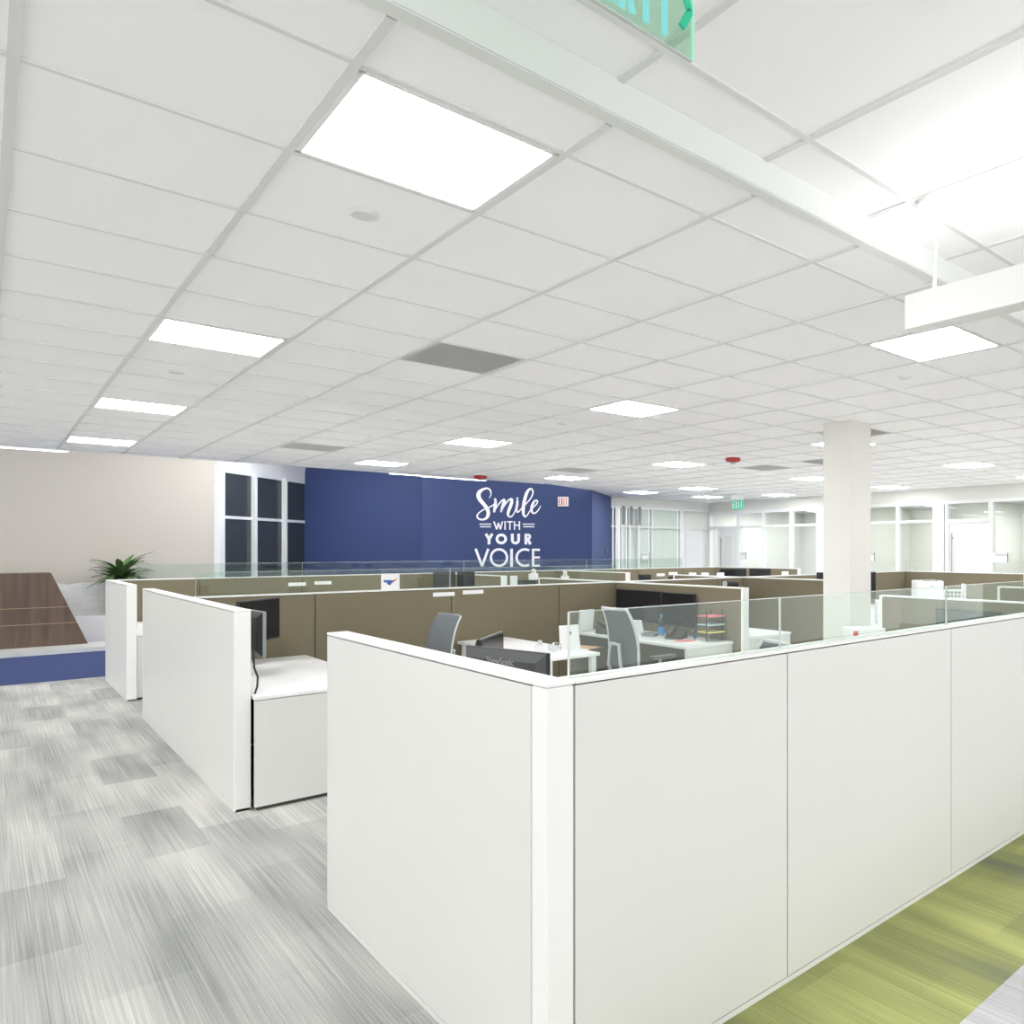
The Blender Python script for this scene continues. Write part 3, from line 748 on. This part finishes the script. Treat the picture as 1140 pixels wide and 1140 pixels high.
desk('white worktop with a closed white front between the two left cubicle walls', 1.197, 1.985, 5.60, 7.495, True, backp=(1.955, 1.975))
desk('white worktop at the far left cubicle, closed white front', 1.197, 1.985, 10.72, 12.56, True, backp=(1.955, 1.975))
desk('near white desk under the labelled black monitor, hidden by the end wall', 1.197, 1.985, 2.02, 3.80, False, legs=((1.93, 2.1), (1.93, 3.72)))
desk('white desk with a tissue box and upright white folder', 3.33, 3.86, 5.74, 7.49, False, legs=((3.37, 5.79), (3.81, 5.79), (3.37, 7.4), (3.81, 7.4)))
desk('white desk with bottle and paper trays along the taupe wing', 4.64, 5.262, 5.46, 7.49, True)
desk('white cabinet right of the white wing post', 5.36, 6.30, 5.60, 7.49, True, backp=(6.27, 6.29), name='storage_cabinet')
desk('white desk behind the column with monitors and a binder', 7.52, 9.6, 5.25, 7.49, False, legs=((7.6, 5.35), (9.5, 5.35), (9.5, 7.4)))
desk('white desk under the white printer', 9.7, 11.55, 5.6, 7.49, False, legs=((9.8, 5.7), (11.45, 5.7), (9.8, 7.4)))
desk('white desk behind the front glass beside the taupe wing', 4.45, 5.20, 2.02, 3.60, False, legs=((4.5, 2.1), (4.5, 3.52)))
desk('white desk in the far row beneath dark monitors', 4.2, 5.28, 10.8, 12.56, False, legs=((4.25, 10.85), (5.2, 10.85)))
desk('white desk in the far row right of the wide white post', 7.62, 9.4, 11.5, 12.56, False, legs=((7.7, 11.6), (9.3, 11.6)))
desk('white desk in the far row at the office end', 9.9, 11.57, 9.85, 12.56, False, legs=((10.0, 9.95), (11.5, 9.95)))
desk('white desk behind the long partition before the column', 7.5, 9.0, 7.63, 9.6, False, legs=((7.6, 9.5), (8.9, 9.5)))

desk('white desk in the far row carrying the tissue boxes', 5.75, 7.4, 10.6, 12.56, False, legs=((5.8, 10.7), (7.3, 10.7)))
# ------------------------------------------------------------------ monitors
def monitor(p0, p1, ztop, h, base_z, label, flip=False, group='desk monitors', word=None, rear=M['dgrey'], cat='monitor', edge=None, arm=False, arm_to=None):
    """screen spans p0 -> p1 (plan) and faces the right hand side of that direction (left if flip)."""
    p0, p1 = Vector(p0), Vector(p1); mid = (p0 + p1) / 2; L = (p1 - p0).length
    a = math.atan2(p1.y - p0.y, p1.x - p0.x)
    if flip: a += PI
    o = thing('monitor', label, cat, (mid.x, mid.y, base_z), a, group)
    zt = ztop - base_z; zb = zt - h; w = L / 2
    MB().box(-w, w, -.012, .010, zb, zt).build('bezel', edge or M['black'], o, world=False, bevel=.003)
    MB().box(-w + .012, w - .012, -.0135, -.012, zb + .016, zt - .012).build('screen', M['screen'], o, world=False)
    b = MB(); q = [(-w + .01, .010), (w - .01, .010), (w - .07, .035), (-w + .07, .035)]
    poly = lambda f, y: [(-w + f, y, zb + f), (w - f, y, zb + f), (w - f, y, zt - f), (-w + f, y, zt - f)]
    A_, B2 = poly(.004, .010), poly(.045, .036)
    va = [b.bm.verts.new(p) for p in A_]; vb = [b.bm.verts.new(p) for p in B2]
    b.bm.faces.new(va); b.bm.faces.new(vb[::-1])
    for k in range(4): b.bm.faces.new((va[k], va[(k + 1) % 4], vb[(k + 1) % 4], vb[k]))
    b.build('rear_shell', rear, o, world=False)
    if arm_to: MB().tube([(mid.x, mid.y, ztop - h / 2), ((mid.x * .6 + arm_to[0] * .4), mid.y * .6 + arm_to[1] * .4, ztop - h / 2 - .02), arm_to], .018).build('wall_arm', M['black'], o); return o
    if arm: MB().box(-.05, .05, .036, .0572, zt - h * .7, zt - h * .4).build('wall_arm', M['black'], o, world=False)
    else: MB().box(-.03, .03, .036, .075, .01, zb + h * .55).build('neck', M['black'], o, world=False, bevel=.004)
    if not arm: MB().box(-.12, .12, -.06, .13, 0, .012).build('stand_base', M['black'], o, world=False, bevel=.004)
    if word:
        cu = bpy.data.curves.new('t', 'FONT'); cu.body = word; cu.size = .044; cu.align_x = 'CENTER'; cu.extrude = .0006
        to = bpy.data.objects.new('t', cu); COL.objects.link(to)
        dg = bpy.context.evaluated_depsgraph_get(); me = bpy.data.meshes.new_from_object(to.evaluated_get(dg))
        bpy.data.objects.remove(to)
        me.transform(Matrix.Translation((0, .0368, zt - .066)) @ Matrix.Rotation(PI, 4, 'Z') @ Matrix.Rotation(PI / 2, 4, 'X'))
        me.materials.clear(); me.materials.append(M['word'])
        lo = bpy.data.objects.new('brand_word', me); COL.objects.link(lo); lo.parent = o
    return o
WZ = .7355
monitor((1.62, 3.53), (1.74, 2.99), 1.20, .33, WZ, 'black monitor with a pale maker name on its back, nearest the camera', True, word='ViewSonic')
monitor((1.66, 3.50), (1.93, 3.80), 1.225, .33, WZ, 'black monitor turned sideways behind the nearest monitor', False, edge=M['black'])
monitor((1.34, 6.79), (1.70, 7.18), 1.27, .335, WZ, 'black monitor facing out on the left worktop', False, arm_to=(1.206, 7.25, 1.08))
monitor((1.385, 6.72), (1.41, 6.32), 1.215, .33, WZ, 'black monitor seen edge-on beside the left cubicle wall', True, edge=M['mgrey'], rear=M['black'], arm_to=(1.201, 6.52, 1.05))
monitor((5.21, 7.40), (5.21, 6.56), 1.20, .36, WZ, 'left one of two wide dark monitors on the taupe wing', False, arm=True, rear=M['black'])
monitor((5.21, 6.54), (5.21, 5.99), 1.195, .36, WZ, 'right one of two dark monitors on the taupe wing', False, arm=True, rear=M['black'])
monitor((5.15, 3.06), (5.15, 2.52), 1.205, .34, WZ, 'left one of two blue-grey monitors behind the front glass at the right', False, arm=True)
monitor((5.15, 2.49), (5.15, 2.02), 1.19, .34, WZ, 'right one of two blue-grey monitors behind the front glass at the right', False, arm=True)
def m_far(u0, u1, v, d, ztop, h, bz, lab, flip=False):
    a = at_d(u0, v, d); b = at_d(u1, v, d)
    monitor((a.x, a.y), (b.x, b.y), ztop, h, bz, lab, flip)
m_far(482.5, 507, 636, 11.1, 1.342, .36, WZ, 'dark monitor above the long partition, left of the glass joint')
m_far(509, 528.5, 636, 11.0, 1.345, .36, WZ, 'dark monitor above the long partition, right of the glass joint')
m_far(909, 940, 637, 10.3, 1.352, .36, WZ, 'dark monitor peeping out left of the column')
m_far(943, 975, 637, 10.2, 1.36, .36, WZ, 'dark monitor peeping out right of the column')
m_far(801, 831, 633, 15.4, 1.275, .36, WZ, 'dark monitor before the far office door')
m_far(834, 858, 633, 15.3, 1.277, .36, WZ, 'dark monitor before the far office glass')
m_far(744, 759, 642, 12.0, 1.23, .3, WZ, 'dark monitor at the wing behind the taupe partition, left half')
m_far(761, 800, 644.5, 11.8, 1.20, .3, WZ, 'wide dark monitor at the wing behind the taupe partition')
m_far(711, 725, 639.5, 14.3, 1.19, .3, WZ, 'small dark monitor right of the far white post')

# black webcam-like lamp over the wing end
dl = thing('desk_lamp', 'dark round lamp head clamped to the partition above the white wing post', 'lamp', (6.99, 7.5, 0))
MB().tube([(6.99, 7.47, 1.0), (6.99, 7.44, 1.12), (6.99, 7.34, 1.19)], .012).build('arm', M['black'], dl)
MB().cyl((6.90, 7.32, 1.20), (7.10, 7.30, 1.19), .045).build('lamp_head', M['black'], dl, bevel=.01)
MB().cyl((6.885, 7.3215, 1.2005), (6.899, 7.32, 1.2), .043).build('lamp_cap', M['lgrey'], dl)
MB().box(6.95, 7.03, 7.455, 7.507, .98, 1.04).build('clamp', M['black'], dl)

# ------------------------------------------------------------------ chairs
def make_chair(fr=.014, back='mesh', hgt=.60):
    o = thing('task_chair', '', 'chair', (0, 0, 0), 0, 'grey office chairs')   # faces +y
    for k in range(5):
        a = k * 2 * PI / 5 + .3; d = Vector((math.cos(a), math.sin(a), 0))
        lg = MB().tube([d * .03 + Vector((0, 0, .12)), d * .18 + Vector((0, 0, .105)), d * .31 + Vector((0, 0, .075))], [.026, .02, .015]).build('base_leg', M['lgrey'], o, world=False, smooth=True)
        sd = Vector((-d.y, d.x, 0))
        MB().cyl(d * .31 + Vector((0, 0, .03)) - sd * .022, d * .31 + Vector((0, 0, .03)) + sd * .022, .03).build('caster', M['black'], lg, world=False, bevel=.004)
    MB().cyl((0, 0, .10), (0, 0, .30), .03).cyl((0, 0, .30), (0, 0, .42), .018).build('gas_column', M['dgrey'], o, world=False)
    MB().box(-.12, .12, -.14, .12, .40, .43).build('mechanism', M['dgrey'], o, world=False, bevel=.01)
    rows = []
    for i in range(9):
        y = -.24 + .48 * i / 8
        rows.append([(x, y, .475 + .012 * (abs(x) / .25) ** 2 - (.03 * ((i - 6) / 2) ** 2 if i > 6 else 0)) for x in (-.25, -.23, -.12, 0, .12, .23, .25)])
    MB().sheet(rows).build('seat', M['uphol'], o, world=False, smooth=True, solid=.06, bevel=.01)
    def bp(t):   # back profile: height, depth
        z = .52 + hgt * t
        y = -.24 + .05 * math.sin(t * PI * .9) - .10 * t - .06 * max(0, t - .75) * 4 * (t - .75)
        return y, z
    def hw(t): return .20 + .035 * math.sin(PI * (.25 + .65 * t)) - .02 * t
    rows = []
    for i in range(15):
        t = i / 14; y, z = bp(t)
        rows.append([(x * hw(t), y - .035 * (1 - x * x), z) for x in (-1, -.75, -.4, 0, .4, .75, 1)])
    MB().sheet(rows).build('back_mesh', M[back], o, world=False, smooth=True, solid=.008 if back == 'mesh' else .03)
    for s in (-1, 1):
        MB().tube([(s * (hw(i / 14) + .008), bp(i / 14)[0], bp(i / 14)[1]) for i in range(15)], fr).build('back_frame', M['lgrey'], o, world=False, smooth=True)
    y, z = bp(1)
    MB().tube([(x * (hw(1) + .008), y - .035 * (1 - x * x), z) for x in (-1, -.6, -.2, .2, .6, 1)], fr).build('top_rail', M['lgrey'], o, world=False, smooth=True)
    for s in (-1, 1):
        MB().tube([(s * .06, -.10, .42), (s * .09, -.27, .46), (s * .10, -.335, .60), (s * .075, -.335, .78)], .017).build('back_strut', M['lgrey'], o, world=False, smooth=True)
    MB().tube([(-.09, -.333, .79), (0, -.34, .80), (.09, -.333, .79)], .016).build('lumbar_bar', M['lgrey'], o, world=False, smooth=True)
    for s in (-1, 1):
        ar = MB().tube([(s * .18, -.05, .43), (s * .29, -.05, .46), (s * .30, -.04, .66)], .016).build('armrest', M['lgrey'], o, world=False, smooth=True)
        MB().box(s * .30 - .04, s * .30 + .04, -.14, .12, .66, .69).build('arm_pad', M['dgrey'], ar, world=False, bevel=.012)
    return o
ch1 = make_chair(.007, 'uphol', .575)
ch = make_chair()
CH = [((2.47, 6.45, 0), PI / 2 + .05, 'grey office chair before the taupe partition, left of the name strips'),
      ((4.355, 5.74, 0), -1.6, 'pale framed mesh office chair at the desk with the blue bottle'),
      ((2.83, 3.02, 0), 1.2, 'office chair of which only the grey top shows above the front glass wall')]
for k, (loc, rz, lab) in enumerate(CH): placed(ch1 if k == 0 else ch, k > 1, loc, rz, lab, 'grey office chairs')

# ------------------------------------------------------------------ small things on the desks
def tissue(x, y, z, lab, s=1):
    o = thing('tissue_box', lab, 'tissue box', (x, y, z), rnd.uniform(0, 1.5), 'tissue boxes')
    MB().box(-.06 * s, .06 * s, -.06 * s, .06 * s, 0, .10 * s).build('box', M['paper'], o, world=False, bevel=.004)
    b = MB(); rows = []
    for i in range(5):
        rows.append([((-.045 + .09 * k / 6) * s * (1 - .1 * i), (.035 * math.sin(k * 1.7 + i)) * s, (.10 + .02 * i * (1 - .2 * abs(k - 3))) * s) for k in range(7)])
    b.sheet(rows).build('tissue', M['paper'], o, world=False, smooth=True, solid=.004)
p = at_z(601, 726, WZ)
tissue(p.x, p.y, WZ, 'white tissue box left of the upright white folder', .62)
# crumpled clear bag
p = at_z(618, 727, WZ); rr = random.Random(5)
b = MB(); bmesh.ops.create_icosphere(b.bm, subdivisions=3, radius=.055)
for v in b.bm.verts: v.co *= 1 + rr.uniform(-.18, .18); v.co.z *= .8
b.bm.transform(Matrix.Translation((p.x, p.y, WZ + .052)))
tag(b.build('plastic_bag', M['bag'], None), 'crumpled clear plastic bag beside the tissue box', 'plastic bag')
# upright white folder with a dark dot
p = at_z(634, 724, WZ)
fo = thing('paper_folder', 'upright white folder with a small dark dot on the desk', 'folder', (p.x, p.y, WZ), -.62)
MB().prism([(-.085, 0, 0), (.10, 0, 0), (.075, 0, .235), (-.095, 0, .225)], (0, .03, 0)).build('cover', M['paper'], fo, world=False)
MB().cyl((-.0, -.002, .16), (-.0, -.0005, .16), .017).build('emblem', M['dgrey'], fo, world=False)
MB().box(.0, .17, -.10, .05, 0, .006).build('loose_flap', M['paper'], fo, world=False)
p = at_z(668, 723.5, WZ)
tag(MB().obox((p.x - .02, p.y + .225, WZ + .0036), (.2, .26, .006), (0, 0, .3)).build('kraft_envelope', M['kraft'], None), 'brown kraft envelope lying beside the upright folder', 'envelope')
tag(MB().box(3.42, 3.62, 6.2, 6.6, .05, .45).build('computer_tower', M['black'], None, bevel=.01), 'black computer tower under the desk with the tissue box', 'computer')
# things on the wing desk (x 4.64-5.26)
b = MB().obox((4.74, 7.33, WZ + .125), (.19, .03, .24), (.12, 0, .1)); tag(b.build('paper_holder', M['paper'], None), 'white paper standing at the far end of the wing desk', 'paper')
ph = thing('desk_phone', 'grey desk phone with a white card, behind the pale mesh chair', 'phone', (4.85, 6.98, WZ), .2)
MB().prism([(-.16, -.10, 0), (-.16, .10, 0), (-.16, .10, .10), (-.16, -.10, .03)], (.30, 0, 0)).build('phone_body', M['dgrey'], ph, world=False, bevel=.005)
MB().obox((-.11, 0, .095), (.055, .20, .035), (.33, 0, 0)).build('handset', M['black'], ph, world=False, bevel=.01)
MB().obox((.05, .05, .097), (.13, .05, .004), (.33, 0, 0)).build('card', M['paper'], ph, world=False)
p = at_z(720, 700, WZ)
b = MB().obox((4.90, 6.62, WZ + .085), (.19, .012, .17), (-.35, 0, .35 - PI / 2 + PI)); tag(b.build('paper_sheet', M['paper'], None), 'white sheet leaning behind the mesh chair', 'paper')
p = Vector((5.08, 6.40, WZ))
bo = thing('water_bottle', 'clear water bottle with a blue label and blue cap', 'bottle', p)
MB().lathe([(.028, 0), (.033, .01), (.033, .10), (.031, .11), (.033, .12), (.033, .15), (.015, .19), (.013, .20)], p, 20).build('bottle_body', M['clear'], bo, smooth=True)
MB().lathe([(.0335, .018), (.0337, .02), (.0337, .085), (.0335, .087)], p, 20).build('label_band', M['bluelab'], bo, smooth=True)
MB().lathe([(.015, .198), (.015, .222), (.013, .224)], p, 16).build('bottle_cap', M['bluelab'], bo)
b = MB(); bmesh.ops.create_icosphere(b.bm, subdivisions=2, radius=.03)
for v in b.bm.verts: v.co.z *= .6; v.co *= 1 + rr.uniform(-.15, .15)
b.bm.transform(Matrix.Translation((5.12, 6.22, WZ + .02))); tag(b.build('pink_eraser', M['pink'], None), 'small pink item right of the water bottle', 'desk item')
tag(MB().obox((4.94, 6.42, WZ + .02), (.10, .16, .035), (0, 0, .3)).build('dark_gadget', M['mgrey'], None, bevel=.008), 'flat grey gadget left of the water bottle', 'desk item')
ph2 = thing('desk_phone', 'black desk phone right of the water bottle', 'phone', (5.0, 6.05, WZ), -1.1)
MB().prism([(-.09, -.09, 0), (-.09, .09, 0), (-.09, .09, .085), (-.09, -.09, .025)], (.18, 0, 0)).build('phone_body', M['black'], ph2, world=False, bevel=.004)
MB().obox((-.055, 0, .082), (.045, .19, .03), (.33, 0, 0)).build('handset', M['dgrey'], ph2, world=False, bevel=.01)
tag(MB().obox((4.93, 5.82, WZ + .002), (.16, .2, .003), (0, 0, .5)).build('printed_leaflet', M['pink'], None), 'reddish leaflet lying at the front of the wing desk', 'leaflet')
tag(MB().obox((4.85, 5.58, WZ + .0042), (.21, .18, .007), (0, 0, .15)).build('paper_stack', M['paper'], None), 'white paper stack at the desk end beside the white post', 'paper')
cup = thing('pencil_cup', 'small clear cup between the black phone and the trays', 'cup', (5.16, 5.93, WZ))
MB().lathe([(.03, 0), (.036, .085), (.033, .085), (.028, .006)], (5.16, 5.93, WZ), 18).build('cup_body', M['clear'], cup, smooth=True)
# three tier tray
tr = thing('paper_tray', 'black three tier paper tray holding pink, white and yellow sheets', 'paper tray', (5.13, 5.69, WZ))
tx0, tx1, ty0, ty1 = 5.02, 5.24, 5.60, 5.78
fr = MB()
for xx in (tx0, tx1):
    for yy_ in (ty0, ty1): fr.cyl((xx, yy_, WZ), (xx, yy_, WZ + .31), .005, None, 8)
fr.build('post_frame', M['black'], tr)
for z, m in ((.11, 'yellow'), (.185, 'teal'), (.27, 'pink')):
    t = MB().box(tx0, tx1, ty0, ty1, WZ + z - .03, WZ + z - .026); t.build('tray_shelf', M['black'], tr)
    MB().box(tx0 + .01, tx1 - .005, ty0 - .04, ty1 - .03, WZ + z - .0255, WZ + z - .012).build('sheet_pile', M[m], tr)

# power cord at the left worktop
tag(MB().tube([(1.215, 5.72, 1.0), (1.22, 5.72, .90), (1.235, 5.70, .84), (1.23, 5.69, .78), (1.213, 5.67, .74)], .006).build('power_cord', M['black'], None), 'short black cord on the worktop beside the cubicle end post', 'cord')
# sheet with the map on the glass of the long partition
ms = thing('map_sheet', 'white sheet with a small coloured map, standing on the long partition', 'poster', (on_y(433.5, SP1 + .01).x, SP1 + .007, TOP))
x0, x1 = on_y(423.5, SP1 + .01).x, on_y(444, SP1 + .01).x
MB().box(x0, x1, SP1 - .0085, SP1 - .0065, TOP + .002, TOP + .155).build('sheet', M['paper'], ms)
mc = [('map_patch', srgb(60, 120, 160), [(.12, .62), (.4, .6), (.42, .42), (.16, .45)]), ('map_patch', srgb(40, 90, 170), [(.4, .6), (.6, .58), (.6, .40), (.42, .42)]),
      ('map_patch', srgb(90, 60, 150), [(.3, .44), (.56, .40), (.5, .28), (.36, .32)]), ('map_patch', srgb(210, 70, 110), [(.6, .56), (.72, .5), (.86, .66), (.8, .7), (.7, .5), (.62, .42)])]
for nm, colr, pts in mc:
    MB().prism([(x0 + (x1 - x0) * a, SP1 - .0087, TOP + .155 * q) for a, q in pts], (0, -.001, 0)).build(nm, mat('map_ink', colr, .7), ms)
# far small things
def on_desk(u, v, d, w, dpt, z0, name, m, lab, cat, bev=.004):
    a = at_d(u, v, d)
    return tag(MB().obox((a.x, a.y, (z0 + a.z) / 2), (w, dpt, a.z - z0), (0, 0, DROT)).build(name, M[m], None, bevel=bev), lab, cat)
on_desk(572, 641, 11.8, .085, .1, WZ, 'file_box', 'paper', 'white upright file box below the letter C', 'file box')
on_desk(587.5, 645.5, 12.0, .30, .15, WZ, 'dark_organizer', 'dgrey', 'dark desk organizer below the last letters of the wall lettering', 'organizer')
on_desk(629, 648, 12.0, .2, .18, WZ, 'storage_box', 'dgrey', 'dark box carrying a tissue box beyond the low taupe wing', 'box')
for u, d, lab in ((594, 12.0, 'white tissue box on the dark organizer below the lettering'), (629, 12.0, 'white tissue box beyond the low taupe wing')):
    a = at_d(u, 640, d); tissue(a.x, a.y, at_d(u, 645.5 if u < 600 else 648, d).z + .0005, lab, 1.0)
on_desk(677, 639.5, 14.5, .16, .05, WZ, 'white_pack', 'paper', 'small white pack before the far white post', 'pack')
on_desk(687, 641.5, 14.0, .07, .05, WZ, 'pink_note', 'pink', 'small pink note pad before the far white post', 'note pad')
for u, lab in ((771, 'white paper pad, leftmost of three before the offices'), (785, 'white printed pad, middle of three before the offices'), (802, 'white paper pad, rightmost of three before the offices')):
    on_desk(u, 637.5, 15.2, .15, .04, WZ, 'paper_pad', 'paper', lab, 'paper pad')
on_desk(874, 636, 14.9, .14, .05, WZ, 'paper_pad', 'paper', 'white paper pad before the office glass, left of the column', 'paper pad')
# carton behind the glass at the column foot
cb = at_d(967, 700, 5.75)
ct = thing('white_carton', 'white carton with a red mark at the column foot', 'carton', (cb.x, cb.y, WZ), DROT + .25)
hh = cb.z - WZ
MB().box(-.14, .14, 0, .2, 0, hh).build('carton_body', M['paper'], ct, world=False, bevel=.003)
MB().box(-.125, -.085, -.002, -.0005, hh - .05, hh - .015).build('red_mark', M['cedge'], ct, world=False)
MB().box(-.06, .03, -.002, -.0005, hh - .075, hh - .055).build('dark_print', M['dgrey'], ct, world=False)
# binder and printer on the desks right of the column
bb = at_d(978.5, 690, 9.4)
tag(MB().obox((bb.x, bb.y, WZ + .145), (.075, .24, .29), (0, 0, DROT)).build('ring_binder', M['paper'], None, bevel=.003), 'white binder standing just right of the column', 'binder')
pr = at_d(1035.5, 646, 11.35)
po = thing('office_printer', 'white office printer before the far right taupe partition', 'printer', (pr.x, pr.y, WZ), DROT)
hz = pr.z - WZ; hw_ = .21
MB().box(-hw_, hw_, 0, .4, 0, hz - .14).build('lower_body', M['trim'], po, world=False, bevel=.01)
MB().box(-hw_, hw_, .005, .4, hz - .138, hz - .012).build('upper_body', M['trim'], po, world=False, bevel=.015)
MB().box(-.09, .13, .02, .3, hz - .012, hz).build('output_slot', M['mgrey'], po, world=False, bevel=.003)
MB().box(-.17, .17, -.004, 0, .05, .17).build('paper_drawer', M['white'], po, world=False)
MB().cyl((.02, .003, hz - .09), (.02, .004, hz - .09), .012).build('power_button', M['mgrey'], po, world=False)
kp = at_d(1062, 658.5, 9.2)
ko = thing('desk_phone', 'white phone with a grid of dark keys right of the printer', 'phone', (kp.x, kp.y, 1.0), DROT)
MB().box(-.11, .11, 0, .06, 0, .17).build('phone_body', M['trim'], ko, world=False, bevel=.005)
kk = MB()
for i in range(4):
    for k in range(3): kk.box(-.085 + i * .045, -.052 + i * .045, -.004, -.0005, .03 + k * .045, .06 + k * .045)
kk.build('keypad', M['mgrey'], ko, world=False)
sh = thing('desk_shelf', 'raised white shelf carrying the white phone', 'shelf', (kp.x, kp.y, 0), DROT)
MB().box(-.2, .55, -.05, .3, .97, .999).build('shelf_board', M['wtop'], sh, world=False)
for xx in (-.18, .53): MB().box(xx - .015, xx + .015, -.03, .28, 0, .97).build('shelf_side', M['laminate'], sh, world=False)
a = at_d(1077, 650, 9.2)
tag(MB().obox((a.x, a.y + .05, (1.0 + a.z) / 2), (.025, .12, a.z - 1.0), (0, 0, DROT)).build('white_stand', M['paper'], None), 'thin white upright stand right of the white phone', 'stand')

# ------------------------------------------------------------------ world and view
wld = bpy.data.worlds.new('world'); S.world = wld; wld.use_nodes = True
bg = wld.node_tree.nodes['Background']; bg.inputs[0].default_value = (1, 1, .99, 1); bg.inputs[1].default_value = 1.6
vs = S.view_settings
vs.view_transform = 'Standard'; vs.look = 'None'; vs.gamma = 1; vs.use_curve_mapping = False; vs.exposure = .54
S.cycles.max_bounces = 10; S.cycles.diffuse_bounces = 6; S.cycles.transparent_max_bounces = 16
S.cycles.use_denoising = True; S.cycles.sample_clamp_indirect = 6
